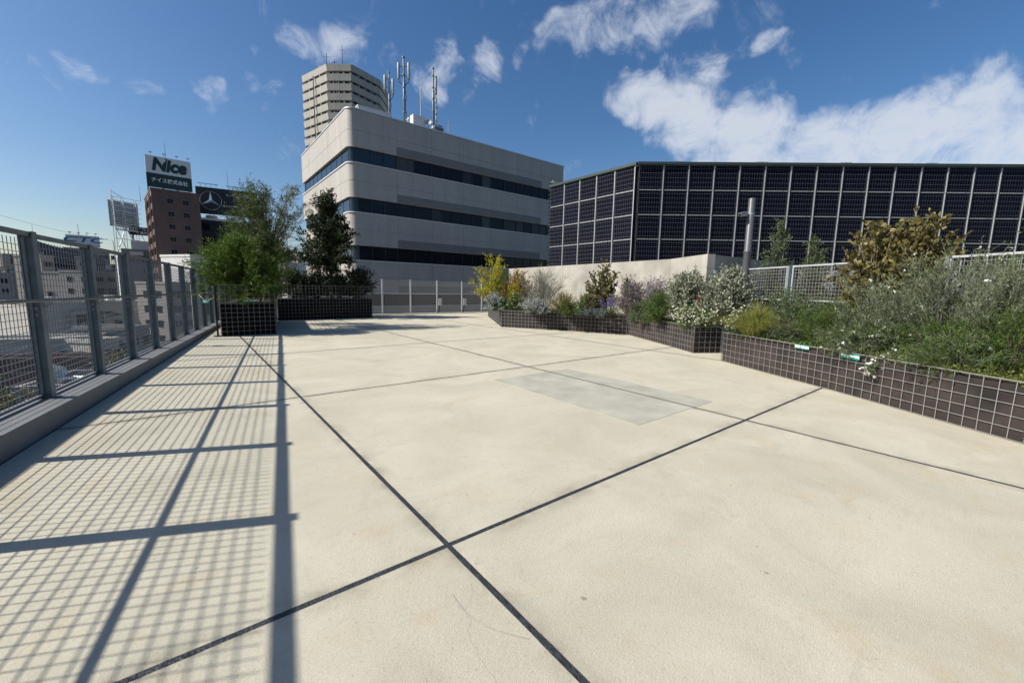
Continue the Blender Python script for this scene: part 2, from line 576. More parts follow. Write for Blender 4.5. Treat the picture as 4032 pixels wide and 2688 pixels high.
class MB:
    """collects shapes; build() links them as ONE mesh object"""

    def __init__(self):
        self.v, self.f, self.m = [], [], []

    def add(self, vs, fs, mi=0):
        k = len(self.v)
        self.v.extend([tuple(p) for p in vs])
        for f in fs:
            self.f.append([i + k for i in f])
            self.m.append(mi)
        return self

    def box(self, x0, x1, y0, y1, z0, z1, mi=0):
        return self.add([(x0, y0, z0), (x1, y0, z0), (x1, y1, z0), (x0, y1, z0), (x0, y0, z1), (x1, y0, z1), (x1, y1, z1), (x0, y1, z1)],
                        [(3, 2, 1, 0), (4, 5, 6, 7), (0, 1, 5, 4), (1, 2, 6, 5), (2, 3, 7, 6), (3, 0, 4, 7)], mi)

    def prism(self, poly, z0, z1, mi=0):
        n = len(poly)
        a = sum(poly[i][0] * poly[(i + 1) % n][1] - poly[(i + 1) % n][0] * poly[i][1] for i in range(n))
        if a < 0:
            poly = poly[::-1]
        vs = [(p[0], p[1], z0) for p in poly] + [(p[0], p[1], z1) for p in poly]
        fs = [tuple(range(n))[::-1], tuple(range(n, 2 * n))] + [(i, (i + 1) % n, n + (i + 1) % n, n + i) for i in range(n)]
        return self.add(vs, fs, mi)

    def bar(self, p0, p1, w, h=None, upv=(0, 0, 1), mi=0, caps=True):
        """square bar between two points; w across, h along upv"""
        h = h or w
        p0, p1 = Vector(p0), Vector(p1)
        d = (p1 - p0).normalized()
        u = Vector(upv)
        if abs(d.dot(u)) > .98:
            u = Vector((1, 0, 0))
        s = d.cross(u).normalized()
        u = s.cross(d).normalized()
        c = [(-.5, -.5), (.5, -.5), (.5, .5), (-.5, .5)]
        vs = [p0 + s * a * w + u * b * h for a, b in c] + [p1 + s * a * w + u * b * h for a, b in c]
        fs = [(0, 4, 5, 1), (1, 5, 6, 2), (2, 6, 7, 3), (3, 7, 4, 0)]
        if caps:
            fs += [(0, 1, 2, 3), (7, 6, 5, 4)]
        return self.add(vs, fs, mi)

    def tube(self, pts, r, n=8, mi=0, caps=True):
        """round tube along a polyline; r one radius or one per point"""
        pts = [Vector(p) for p in pts]
        rs = r if isinstance(r, (list, tuple)) else [r] * len(pts)
        vs, fs = [], []
        ref = Vector((0, 0, 1))
        for i, p in enumerate(pts):
            d = (pts[min(i + 1, len(pts) - 1)] - pts[max(i - 1, 0)]).normalized()
            a = ref if abs(d.dot(ref)) < .95 else Vector((1, 0, 0))
            s = d.cross(a).normalized()
            u = s.cross(d)
            for k in range(n):
                t = 2 * math.pi * k / n
                vs.append(p + (s * math.cos(t) + u * math.sin(t)) * rs[i])
        for i in range(len(pts) - 1):
            for k in range(n):
                k2 = (k + 1) % n
                fs.append((i * n + k2, i * n + k, (i + 1) * n + k, (i + 1) * n + k2))
        if caps:
            fs.append(tuple(range(n)))
            m = (len(pts) - 1) * n
            fs.append(tuple(range(m + n - 1, m - 1, -1)))
        return self.add(vs, fs, mi)

    def lathe(self, prof, n=16, mi=0, axis=None, origin=(0, 0, 0)):
        """prof: (radius, height) from bottom to top about z, or about axis"""
        M = Matrix.Identity(3)
        if axis is not None:
            M = Vector(axis).normalized().to_track_quat('Z', 'Y').to_matrix()
        vs, fs = [], []
        for r, z in prof:
            for k in range(n):
                t = 2 * math.pi * k / n
                vs.append(M @ Vector((r * math.cos(t), r * math.sin(t), z)) + Vector(origin))
        for i in range(len(prof) - 1):
            for k in range(n):
                k2 = (k + 1) % n
                fs.append((i * n + k, i * n + k2, (i + 1) * n + k2, (i + 1) * n + k))
        fs.append(tuple(range(n - 1, -1, -1)))
        m = (len(prof) - 1) * n
        fs.append(tuple(range(m, m + n)))
        return self.add(vs, fs, mi)

    def mesh(self, name, mats, smooth=False):
        me = bpy.data.meshes.new(name)
        me.from_pydata(self.v, [], self.f)
        for m in (mats if isinstance(mats, (list, tuple)) else [mats]):
            me.materials.append(MATS[m])
        me.polygons.foreach_set('material_index', self.m)
        if smooth:
            me.polygons.foreach_set('use_smooth', [True] * len(self.f))
        me.update()
        return me

    def build(self, name, mats, parent=None, smooth=False):
        return link(name, self.mesh(name, mats, smooth), parent)


def link(name, me, parent=None, loc=None, rz=None):
    o = bpy.data.objects.new(name, me)
    col.objects.link(o)
    if parent is not None:
        o.parent = parent
    if loc is not None:
        o.location = loc
    if rz is not None:
        o.rotation_euler = (0, 0, rz)
    return o


def tag(o, label=None, cat=None, group=None, kind=None):
    if label:
        o['label'] = label
    if cat:
        o['category'] = cat
    if group:
        o['group'] = group
    if kind:
        o['kind'] = kind
    return o


def thing(name, label, cat, loc=(0, 0, 0), rz=0.0, group=None):
    o = bpy.data.objects.new(name, None)
    o.empty_display_size = .2
    col.objects.link(o)
    o.location = loc
    o.rotation_euler = (0, 0, rz)
    return tag(o, label, cat, group)


def structure(name, mb, mats):
    return tag(mb.build(name, mats), kind='structure')


def text_mesh(body, size, bold=0.0, shear=0.0, extrude=.01, width=1.0):
    cu = bpy.data.curves.new('lettering', 'FONT')
    cu.body = body
    cu.size = size
    cu.offset = bold
    cu.shear = shear
    cu.extrude = extrude
    cu.resolution_u = 4
    cu.align_x, cu.align_y = 'CENTER', 'CENTER'
    ob = bpy.data.objects.new('lettering', cu)
    col.objects.link(ob)
    dg = bpy.context.evaluated_depsgraph_get()
    me = bpy.data.meshes.new_from_object(ob.evaluated_get(dg))
    bpy.data.objects.remove(ob)
    bpy.data.curves.remove(cu)
    me.materials.clear()
    # stand the text up: local x stays x, y becomes z, faces -y
    for v in me.vertices:
        x, y, z = v.co
        v.co = (x * width, -z, y)
    me.name = 'lettering'
    return me


def letters(body, size, mat, parent, loc, bold=0.0, shear=0.0, width=1.0, extrude=.01, name='lettering'):
    me = text_mesh(body, size, bold, shear, extrude, width)
    me.materials.append(MATS[mat])
    return link(name, me, parent, loc)


def clip_poly(poly, planes):
    """keep the part of a polygon where n.p <= c for every (nx, ny, c)"""
    for nx, ny, c in planes:
        out = []
        for i in range(len(poly)):
            p, q = poly[i], poly[(i + 1) % len(poly)]
            dp, dq = nx * p[0] + ny * p[1] - c, nx * q[0] + ny * q[1] - c
            if dp <= 0:
                out.append(p)
            if dp * dq < 0:
                t = dp / (dp - dq)
                out.append((p[0] + (q[0] - p[0]) * t, p[1] + (q[1] - p[1]) * t))
        poly = out
        if len(poly) < 3:
            return []
    return poly

# ------------------------------------------------------------------ terrace floor
TH = R(38.339)
uB = Vector((math.cos(TH), math.sin(TH)))
uA = Vector((-math.sin(TH), math.cos(TH)))
FA = Vector((-4.467, 3.413))                      # a point on the inner foot of the parapet
FD = Vector((-.48171, .87633))                    # direction of the parapet
FN = Vector((.87633, .48171))                     # towards the terrace
BP = Vector((-7.496, 23.733))                     # back fence
BD = Vector((.7715, .6362))
BN = Vector((-.6362, .7715))


def uv(p):
    return (p.dot(uB), p.dot(uA))


def half(n, c):
    return (n.dot(uB), n.dot(uA), c)


planes = [half(-FN, -(FN.dot(FA) + .028)), half(BN, BN.dot(BP) + .22), half(Vector((1, 0)), 27.0), half(Vector((0, -1)), 9.0)]
base = thing_floor = structure('terrace_floor', MB().prism(clip_poly([(-40, -40), (60, -40), (60, 60), (-40, 60)],
                               [half(-FN, -(FN.dot(FA) - .45)), half(BN, BN.dot(BP) + .5), planes[2], planes[3]]), -1.2, -.05), 'sealant')
base.rotation_euler = (0, 0, TH)
JU = [-24.6, -20.3, -16.0, -11.7, -7.40, -3.11, 1.181, 5.466, 9.838, 14.15, 18.45, 22.8, 27.1, 31.4]
JV = [-19.3, -15.0, -10.7, -6.44, -2.17, 2.103, 6.373, 10.744, 15.05, 19.35, 23.65, 27.95, 32.2]
g = .016
for i in range(len(JU) - 1):
    for j in range(len(JV) - 1):
        q = clip_poly([(JU[i] + g, JV[j] + g), (JU[i + 1] - g, JV[j] + g), (JU[i + 1] - g, JV[j + 1] - g), (JU[i] + g, JV[j + 1] - g)], planes)
        if len(q) < 3:
            continue
        cx, cy = sum(p[0] for p in q) / len(q), sum(p[1] for p in q) / len(q)
        link('slab', MB().prism([(p[0] - cx, p[1] - cy) for p in q], -.06, 0).mesh('slab', 'floor'), base, (cx, cy, 0))
# sealed joints lie a little below the slabs, uneven along their length


def joint(a, b, along_u):
    n = 420
    m = MB()
    top = []
    for k in range(n + 1):
        t = a + (b - a) * k / n
        w = .0165 * (1 + .16 * rnd.random())
        top.append((t, w, .0014))
    vs, fs = [], []
    for t, w, z in top:
        vs += [(-w, t, z), (w, t, z)] if not along_u else [(t, w, z), (t, -w, z)]
    for k in range(n):
        fs.append((2 * k, 2 * k + 1, 2 * k + 3, 2 * k + 2))
    return m.add(vs, fs)


for u in JU[2:-2]:
    o = joint(-8, 31, False).build('joint', 'sealant', base)
    o.location = (u, 0, 0)
for v in JV[3:-1]:
    o = joint(-16, 25, True).build('joint', 'sealant', base)
    o.location = (0, v, -.0007)
# grey repair patch, cut by a joint
MB().box(5.4495, 5.4825, 2.765, 5.74, -.005, .0031).build('joint', 'sealant', base)
for a, b in ((4.15, 5.449), (5.483, 6.0)):
    m = MB()
    n = 14
    e = [(a + (b - a) * k / n, 2.77 + .012 * rnd.random()) for k in range(n + 1)] + [(b - .01 * rnd.random() * (b > 5.5), 2.77 + 2.96 * k / n) for k in range(1, n)] + \
        [(b - (b - a) * k / n, 5.73 + .012 * rnd.random()) for k in range(n + 1)] + [(a + .012 * rnd.random() * (a < 5), 5.73 - 2.96 * k / n) for k in range(1, n)]
    m.prism(e, -.01, .0028).build('repair_patch', 'patch', base)
# scuff on the slab in front: a thin curved smear
surf('scuff', (.37, .35, .29), .85, 0, .15, 30)
pts = [(.05 * math.cos(t) * 10, .36 * math.sin(t)) for t in [R(185 + 6 * k) for k in range(16)]]
m = MB()
vs, fs = [], []
sc = [(-.294, 1.962), (-.255, 1.90), (-.212, 1.848), (-.155, 1.80), (-.099, 1.766), (.025, 1.719), (.1, 1.699)]
for k, (x, y) in enumerate(sc):
    w = .007 * (1 - k / 8)
    vs += [(x - w, y - w, .003), (x + w, y + w, .003)]
for k in range(len(sc) - 1):
    fs.append((2 * k, 2 * k + 2, 2 * k + 3, 2 * k + 1))
o = MB().add(vs, fs).build('scuff_mark', 'scuff', base)
o.matrix_parent_inverse = base.matrix_basis.inverted()

# the building that carries the terrace
q = clip_poly([(-40, -40), (60, -40), (60, 60), (-40, 60)], [half(-FN, -(FN.dot(FA) - .40)), half(BN, BN.dot(BP) + .45), half(Vector((1, 0)), 26.9), half(Vector((0, -1)), 8.9)])
o = MB().prism(q, GROUND_Z, -1.2).build('terrace_building', 'grey_bld')
o.rotation_euler = (0, 0, TH)
tag(o, 'grey building mass that carries the concrete roof terrace', 'building')

# ------------------------------------------------------------------ city ground
structure('city_ground', MB().add([(-4000, -4000, GROUND_Z), (4000, -4000, GROUND_Z), (4000, 6000, GROUND_Z), (-4000, 6000, GROUND_Z)], [(0, 1, 2, 3)]), 'asphalt')

# ------------------------------------------------------------------ parapet and fence along the left edge


def cz(s):
    return .230 - .0098 * s


FRZ = math.atan2(FD.y, FD.x)
par = thing('parapet_wall', 'low grey parapet with pale coping under the long mesh fence', 'parapet', (FA.x, FA.y, 0), FRZ)
s0 = -9.4
while s0 < 19:
    a, b = s0 + .004, s0 + 3.1 - .004
    MB().add([(a, 0, -.10), (b, 0, -.10), (b, .42, -.10), (a, .42, -.10), (a, 0, cz(a)), (b, 0, cz(b)), (b, .42, cz(b) + .006), (a, .42, cz(a) + .006)],
             [(3, 2, 1, 0), (4, 5, 6, 7), (0, 1, 5, 4), (1, 2, 6, 5), (2, 3, 7, 6), (3, 0, 4, 7)]).build('coping_piece', 'coping', par)
    s0 += 3.1
MB().box(-9.4, 19.2, .03, .40, -1.15, -.10).build('wall_core', 'grey_bld', par)

fen = thing('mesh_fence', 'long galvanised mesh fence with steel posts and round handrail along the left edge', 'fence', (FA.x, FA.y, 0), FRZ)
POSTS = [-9.05, -7.5, -5.95, -4.38, -2.86, -1.42, .09, 1.63, 3.2, 4.75, 6.30, 7.85, 9.40, 10.95, 12.5, 14.05, 15.6, 17.15, 18.6]
HP = 1.925
pm = MB()
pm.box(-.05, .05, .205, .214, 0, HP)
pm.box(-.05, .05, .316, .325, 0, HP)
pm.box(-.0045, .0045, .214, .316, 0, HP)
pm.box(-.085, .085, .18, .34, -.02, .012)
pme = pm.mesh('post', 'galv_dark')
bm_ = MB()
for z in (1.06, .985):
    bm_.lathe([(.019, 0), (.019, .007), (.010, .008), (.010, .018)], 8, axis=(-1, 0, 0), origin=(-.0045, .262, z))
bme = bm_.mesh('bolt', 'galv')
for s in POSTS:
    p = link('post', pme, fen, (s, 0, cz(s)))
    link('bolt', bme, p)
    # bracket that carries the handrail
    MB().bar((.012, .25, 1.06), (.012, .13, 1.115), .008, .03).bar((.012, .135, 1.115), (.012, .135, 1.14), .012).build('rail_bracket', 'galv', p)
WIRE = .0055


def mesh_panel(m, x0, x1, y, z0a, z0b, z1a, z1b, pitch=.075, w=WIRE, pz=None):
    """woven wire panel between x0 and x1; the lower and upper edge may slope"""
    n = max(1, round((x1 - x0) / pitch))
    for k in range(1, n):
        t = k / n
        x = x0 + (x1 - x0) * t
        m.bar((x, y, z0a + (z0b - z0a) * t), (x, y, z1a + (z1b - z1a) * t), w, w, (0, 1, 0), caps=False)
    pz = pz or pitch
    n = max(1, round((z1a - z0a) / pz))
    for k in range(1, n):
        t = k / n
        m.bar((x0, y + w, z0a + (z1a - z0a) * t), (x1, y + w, z0b + (z1b - z0b) * t), w, w, caps=False)


for k in range(len(POSTS) - 1):
    a, b = POSTS[k] + .012, POSTS[k + 1] - .012
    za, zb = cz(a), cz(b)
    wires = MB()
    mesh_panel(wires, a + .02, b - .02, .295, za + .05, zb + .05, za + 1.84, zb + 1.84)
    f = MB()
    for x, z in ((a + .012, za), (b - .012, zb)):
        f.bar((x, .295, z + .035), (x, .295, z + 1.86), .024, .03, (0, 1, 0))
    f.bar((a, .295, za + .04), (b, .295, zb + .04), .03, .03)
    pn = f.build('panel_frame', 'galv_dark', fen)
    wires.build('wire_mesh', 'wire_grey', pn)
    # top rail between the posts
    MB().bar((a - .008, .262, za + 1.885), (b + .008, .262, zb + 1.895), .055, .05).build('top_rail', 'galv_dark', fen)
hr = MB()
ss = [POSTS[0] + .3 * k for k in range(int((POSTS[-1] - POSTS[0]) / .3) + 1)]
hr.tube([(s, .135, cz(s) + 1.155) for s in ss], .019, 10)
hr.build('handrail', 'rail_steel', fen, True)
MB().box(7.90, 7.99, .15, .20, cz(7.9) + .50, cz(7.9) + .66).build('junction_box', 'galv', fen)

# ------------------------------------------------------------------ fence at the far end
bf = thing('mesh_fence', 'grey mesh fence with white-grey posts at the far end, before the office block', 'fence', (BP.x, BP.y, 0), math.atan2(BD.y, BD.x))
BS = [-6.9, -5.2, -3.5, -1.75, 0, 1.75, 3.55, 5.4, 7.0, 8.75, 10.5]
fp = MB().box(-.04, .04, 0, .07, -.05, 2.0).box(-.055, .055, -.01, .085, 2.0, 2.02)
fpm = fp.mesh('post', 'galv_bright')
for k, s in enumerate(BS):
    link('post', fpm, bf, (s, 0, 0))
    if k < len(BS) - 1:
        a, b = s + .04, BS[k + 1] - .04
        w = MB()
        mesh_panel(w, a, b, .04, .12, .12, 1.97, 1.97, .055, .009, .11)
        w.build('wire_mesh', 'wire', bf)
        MB().bar((a, -.02, 1.19), (b, -.02, 1.19), .045, .045).build('mid_rail', 'galv_bright', bf)
        MB().bar((a, .04, .10), (b, .04, .10), .04, .05).build('bottom_rail', 'galv', bf)
        MB().bar((a, .04, 1.97), (b, .04, 1.97), .03, .03).build('top_rail', 'galv', bf)
for s, lab in ((3.55, 'small grey metal box on the far fence, left of the pair'), (5.4, 'small grey metal box on the far fence, right of the pair')):
    p = BP + BD * s
    t = thing('control_box', lab, 'box', (p.x, p.y, 0), math.atan2(BD.y, BD.x), 'control boxes on the far fence')
    MB().box(.03, .25, -.12, -.01, .46, .90).box(.02, .26, -.13, 0, .90, .915).build('case', 'galv_bright', t)
    MB().box(.22, .235, -.127, -.12, .62, .72).build('latch', 'frame_dark', t)
    MB().tube([(.12, -.06, .46), (.10, -.05, .25), (.03, -.04, .0)], .022, 6).build('cable', 'black_rubber', t)

# ------------------------------------------------------------------ gabion planters


def planter(name, label, poly, h, hm, faces, liner, cell=.148, wire='wire', joints=()):
    """poly: footprint; hm: height of the wire cage; faces: which edges show a cage panel"""
    t = thing(name, label, 'planter', (poly[0][0], poly[0][1], 0), group='wire caged planters on the terrace')
    P = [Vector((p[0] - poly[0][0], p[1] - poly[0][1])) for p in poly]
    c = sum(P, Vector((0, 0))) / len(P)
    ins = [c + (p - c) * (1 - .025 / (p - c).length) for p in P]
    MB().prism([tuple(p) for p in ins], 0, h - .02).build('liner', liner, t)
    ins2 = [c + (p - c) * (1 - .09 / (p - c).length) for p in P]
    m = MB()
    m.prism([tuple(p) for p in ins2], h - .06, h + .005)
    m.build('soil', 'soil', t)
    for i in faces:
        a, b = P[i], P[(i + 1) % len(P)]
        L = (b - a).length
        d = (b - a) / L
        f = MB()
        n = max(2, round(L / cell))
        for k in range(n + 1):
            q = a + d * (L * k / n)
            j0, j1 = d * rnd.uniform(-.005, .005), d * rnd.uniform(-.006, .006)
            f.bar((q.x + j0.x, q.y + j0.y, 0.004), (q.x + j1.x, q.y + j1.y, hm), .0072, .0072, (d.x, d.y, 0), caps=False)
        nz = max(2, round(hm / cell))
        for k in range(nz + 1):
            z = .012 + (hm - .012) * k / nz
            o = Vector((d.y, -d.x)) * .007
            f.bar((a.x + o.x, a.y + o.y, z), (b.x + o.x, b.y + o.y, z + (rnd.uniform(-.006, .006) if 0 < k < nz else 0)), .0072 if k < nz else .011, .0072 if k < nz else .011, caps=False)
        f.build('wire_cage', wire, t)
        # spiral binders at the ends of the panel
        for q in (a, b):
            hx = []
            turns = int(hm / .04)
            for k in range(turns * 6):
                an = k / 6 * 2 * math.pi
                hx.append((q.x + .022 * math.cos(an), q.y + .022 * math.sin(an), .01 + hm * k / (turns * 6)))
            MB().tube(hx, .0035, 4, caps=False).build('spiral_binder', wire, t)
    return t


Ra, Rb, Rc, Rd, Re, Rf, Rg = (-1.408, 23.6), (-.457, 17.077), (2.204, 15.99), (4.259, 14.969), (4.62, 12.30), (4.788, 10.714), (5.562, 10.805)
planter('planter', 'long low wire planter at the foot of the concrete wall, far right', [Rb, Rc, (4.20, 14.98), (5.25, 15.1), (-.55, 23.7), Ra], .66, .70, (0, 1, 5), 'liner')
planter('planter', 'wire planter at the bend, white daisies spilling over its corner', [Rd, Re, Rf, Rg, (5.70, 12.5), (5.40, 14.9)], .66, .70, (0, 1, 2), 'liner')
Na, Nb, Nc = (4.953, 9.547), (5.386, 6.814), (5.672, 4.353)
planter('planter', 'nearest dark wire planter running out of the picture on the right', [Na, Nb, Nc, (5.90, 1.6), (7.35, 1.6), (7.20, 6.8), (6.80, 9.2), (6.40, 10.9)], .64, .68, (0, 1, 2, 7), 'liner')
Lfl, Lfr, Lbl, Lbr = (-8.777, 12.28), (-7.675, 13.238), (-10.40, 18.05), (-7.177, 20.974)
fl2 = (Vector(Lbl) - Vector(Lfr)) + Vector(Lfl)
planter('planter', 'tall black wire planter beside the fence under the feathery green shrub', [Lfl, Lfr, Lbl, (fl2.x, fl2.y)], .98, 1.55, (0, 1, 3), 'liner_black', .146)
lb = [Vector(Lbl) + Vector((.03, .02)), Vector(Lbr), Vector(Lbr) + Vector((-1.05, 1.15)), Vector(Lbl) + Vector((-1.05, 1.20))]
planter('planter', 'tall black wire planter at the back under the dark tree', [(p.x, p.y) for p in lb], .97, 1.57, (0, 1), 'liner_black', .15)

# ------------------------------------------------------------------ small teal signs on the planters


def sign(label, p, dirv, w, h, z, body, size, off=.02):
    rz = math.atan2(dirv[1], dirv[0])
    t = thing('planter_sign', label, 'sign', (p[0], p[1], z), rz, 'teal signs on the planters')
    MB().box(-w / 2, w / 2, -off - .008, -off, -h / 2, h / 2).build('plate', 'teal', t)
    letters(body, size, 'sign_white', t, (0, -off - .009, 0), bold=.004, extrude=.0012)
    MB().bar((-w * .3, -off + .001, h * .4), (-w * .3, .0, h * .4), .004).bar((w * .3, -off + .001, h * .4), (w * .3, 0, h * .4), .004).build('wire_tie', 'wire', t)
    return t


def onedge(a, b, t):
    return (a[0] + (b[0] - a[0]) * t, a[1] + (b[1] - a[1]) * t)


sign('small teal sign reading KEEP GREEN on the far right planter', onedge(Rc, (4.20, 14.98), .28), (2.0, -1.0), .32, .075, .655, 'KEEP GREEN', .056)
sign('teal sign reading KEEP GREEN on the nearest planter under the leaves', onedge(Na, Nb, .79), (.433, -2.733), .30, .075, .645, 'KEEP GREEN', .054)
sign('teal sign with white Japanese writing on the nearest planter', onedge(Nb, Nc, .14), (.286, -2.461), .32, .09, .630, 'はいらないでね', .045)
sign('teal sign with Japanese writing on the tall planter beside the fence', onedge(Lfl, Lfr, .52), (1.102, .958), .36, .085, 1.08, 'さわらないでね', .050)

# ------------------------------------------------------------------ pole, rope and hanging sign between fence and planter
gp = at(857, 1300, 12.35)
t = thing('barrier_post', 'thin black post standing between the mesh fence and tall planter', 'post', (gp.x, gp.y, 0))
MB().lathe([(.12, 0), (.12, .02), (.03, .03), (.03, .04)], 12).build('foot', 'black_rubber', t)
MB().lathe([(.026, .03), (.026, 1.46), (.03, 1.465), (.03, 1.485), (.01, 1.49)], 10).build('shaft', 'black_rubber', t, True)
w = MB()
e = Vector((FA.x, FA.y)) + FD * 10.9 - FN * .20
dx, dy = e.x - gp.x, e.y - gp.y
rp = []
for k in range(15):
    f = k / 14
    rp.append((dx * f, dy * f, 1.20 + .12 * f - .16 * 4 * f * (1 - f)))
ro = thing('barrier_rope', 'pale rope slung from the black post to the mesh fence', 'rope', (gp.x, gp.y, 0))
w.tube(rp, .009, 6).build('cord', 'rope', ro)
hs = thing('hanging_sign', 'small teal sign hanging from the rope by the fence', 'sign', (gp.x + dx * .5, gp.y + dy * .5, 1.04), math.atan2(-dy, -dx))
MB().box(-.20, .20, -.005, .005, -.05, .05).build('plate', 'teal', hs)
letters('立入禁止', .07, 'sign_white', hs, (0, -.007, 0), bold=.002, extrude=.001)
MB().bar((-.15, 0, .05), (-.15, 0, .10), .004).bar((.15, 0, .05), (.15, 0, .10), .004).build('hanger', 'rope', hs)

# ------------------------------------------------------------------ concrete wall behind the right planters
W0, W1, W2, W3 = Vector((-.26, 24.5)), Vector((5.64, 15.0)), Vector((5.906, 12.7)), Vector((10.3, 15.9))
cw = thing('concrete_wall', 'pale bare concrete wall behind the flower planter', 'wall', (W0.x, W0.y, 0))
WT = 2.755


def wall_run(a, b, th, n, side):
    d = (b - a).normalized()
    o = Vector((-d.y, d.x)) * side * th
    L = (b - a).length
    for k in range(n):
        p, q = a + d * (L * k / n + .003) - W0, a + d * (L * (k + 1) / n - .003) - W0
        MB().prism([(p.x, p.y), (q.x, q.y), (q.x + o.x, q.y + o.y), (p.x + o.x, p.y + o.y)], 0, WT).build('wall_panel', 'concrete_wall', cw)


wall_run(W0, W1, .25, 5, 1)
wall_run(W1 + Vector((.0005, -.004)), W2, .25, 1, 1)
wall_run(W2 + (W3 - W2).normalized() * .27, W3, .25, 3, 1)

# ------------------------------------------------------------------ mesh fence behind the nearest planter
f2 = thing('mesh_fence', 'short galvanised mesh fence on posts behind the nearest planter', 'fence', (6.94, 9.3, 0), math.atan2(-.987, .158))
ft, fb0 = 2.26, 1.45
S2 = [-3.55, -1.45, .05 - .0, .80]
P2 = [(-3.55, -2.5), (-2.5, -.98), (-.90, .78), (2.30, 4.2), (4.28, 6.2)]
done = set()
for a, b in P2:
    for s in (a, b):
        if any(abs(s - x) < .12 for x in done):
            continue
        done.add(s)
        MB().box(s - .035, s + .035, -.01, .06, 0, ft + .02).box(s - .06, s + .06, -.02, .07, 0, .02).build('post', 'galv', f2)
    f = MB()
    for z in (fb0, ft):
        f.bar((a + .037, .02, z), (b - .037, .02, z), .03, .035)
    for s in (a + .05, b - .05):
        f.bar((s, .02, fb0), (s, .02, ft), .03, .025, (0, 1, 0))
    pf = f.build('panel_frame', 'galv_bright', f2)
    w = MB()
    mesh_panel(w, a + .05, b - .05, .02, fb0, fb0, ft, ft, .085, .0065)
    w.build('wire_mesh', 'wire', pf)
gw = at(3600, 1052, 12.6)
MB().prism([(9.2, 13.2), (22, 11.2), (22, 11.5), (9.25, 13.5)], 0, 2.35).build('low_wall', 'grey_wall')
tag(bpy.data.objects['low_wall'], 'plain grey wall seen through the mesh behind the silvery bush', 'wall')

# ------------------------------------------------------------------ camera pole
pp = at(2938, 1056, 11.7)
t = thing('camera_pole', 'grey steel pole with a security camera near its top', 'pole', (pp.x, pp.y, 0))
MB().lathe([(.17, 0), (.17, .03), (.10, .035), (.098, 2.05), (.098, 2.72), (.104, 2.73), (.104, 2.77), (.092, 2.78), (.090, 4.17), (.085, 4.18)], 20).build('shaft', 'pole_grey', t, True)
MB().lathe([(.094, 0), (.094, .06)], 16, origin=(0, 0, 3.73)).box(-.16, -.07, -.03, .03, 3.74, 3.78).build('clamp', 'galv', t)
c = MB()
ax = Vector((-.92, -.30, -.28)).normalized()
o = Vector((-.15, -.02, 3.77))
c.lathe([(.048, 0), (.052, .04), (.052, .19), (.045, .20)], 14, axis=ax, origin=o)
c.bar(o + ax * .02 + Vector((0, 0, .055)), o + ax * .24 + Vector((0, 0, .055)), .11, .010)
cb = c.build('camera_housing', 'antenna_grey', t)
MB().lathe([(.036, 0), (.036, .01)], 12, axis=ax, origin=o + ax * .20).build('lens', 'glass', cb)
MB().tube([(-.08, -.02, 3.70), (-.13, -.02, 3.68), (-.17, -.03, 3.73)], .012, 6).build('cable', 'black_rubber', t)

# ------------------------------------------------------------------ building clad in solar panels
SC = Vector((6.28, 22.0))
dirR = Vector((.9993, -.037))
dirL = Vector((.617, -.787))
NR, NL, ROWS = 18, 5, 5
PW, PITR, PITL, RH, ZT = 1.15, 1.273, 1.27, 1.235, 8.0
sb = thing('solar_building', 'building wrapped in black solar panels with white frame lines', 'building', (SC.x, SC.y, 0))
endL, endR = -dirL * (NL * PITL + .1), dirR * (NR * PITR + .1)
nR, nL = Vector((-.037, -.9993)), Vector((-.787, -.617))
i0 = endL - nL * .13
i2 = endR - nR * .13
i1 = Vector((.12, .10))
MB().prism([(i0.x, i0.y), (i1.x, i1.y), (i2.x, i2.y), (i2.x - .3, i2.y + 14), (i0.x + 4, i0.y + 12)], 0, ZT + .10).build('wall', 'solar_back', sb)
pnl = MB()
hw, hh = PW / 2, .575
pnl.box(-hw, hw, -.012, .0, -hh, hh)
pnm = pnl.mesh('solar_panel', 'cells')
fr = MB()
for s in (-1, 1):
    fr.box(s * (hw + .009) - .009, s * (hw + .009) + .009, -.030, .01, -hh - .02, hh + .02)
    fr.box(-hw - .001, hw + .001, -.022, .01, s * (hh + .009) - .009, s * (hh + .009) + .009)
frm = fr.mesh('frame', 'panel_frame')
mul = MB().box(-.020, .014, -.055, -.01, -RH / 2, RH / 2).mesh('mullion_strip', 'mullion')
bk = MB()
for s in (-.40, -.10, .22, .47):
    bk.box(s - .145, s + .145, -.045, .0, -.020, .016)
bkm = bk.mesh('clip_rail', 'antenna_grey')
led = MB().box(-PITR / 2, PITR / 2, -.06, -.036, -.03, -.018).mesh('ledge', 'solar_back')
for dv, org, n, pit, rz in ((dirR, Vector((.05, 0)), NR, PITR, math.atan2(-.037, .9993)), (dirL, endL, NL, PITL, math.atan2(-.787, .617))):
    nn = nR if dv is dirR else nL
    for i in range(n):
        for j in range(ROWS):
            p = org + dv * (pit * (i + .5)) + nn * .02
            z = ZT - RH * (j + .5)
            o = link('solar_panel', pnm, sb, (p.x, p.y, z), rz)
            o.rotation_euler = (R(rnd.uniform(-.5, .3)), 0, rz + R(rnd.uniform(-.35, .35)))
            link('frame', frm, o)
            # bright cover strip on the right of every panel
            link('cover_strip', mul, o, (pit / 2, 0, 0))
            link('clip_rail', bkm, o, (0, .005, -RH / 2))
tr = MB()
for a, b, nn in ((endL, Vector((0, 0)), nL), (Vector((0, 0)), endR, nR)):
    a2, b2 = a + nn * .06, b + nn * .06
    tr.bar((a2.x, a2.y, ZT + .06), (b2.x, b2.y, ZT + .06), .16, .14)
tr.build('roof_trim', 'roof_trim', sb)
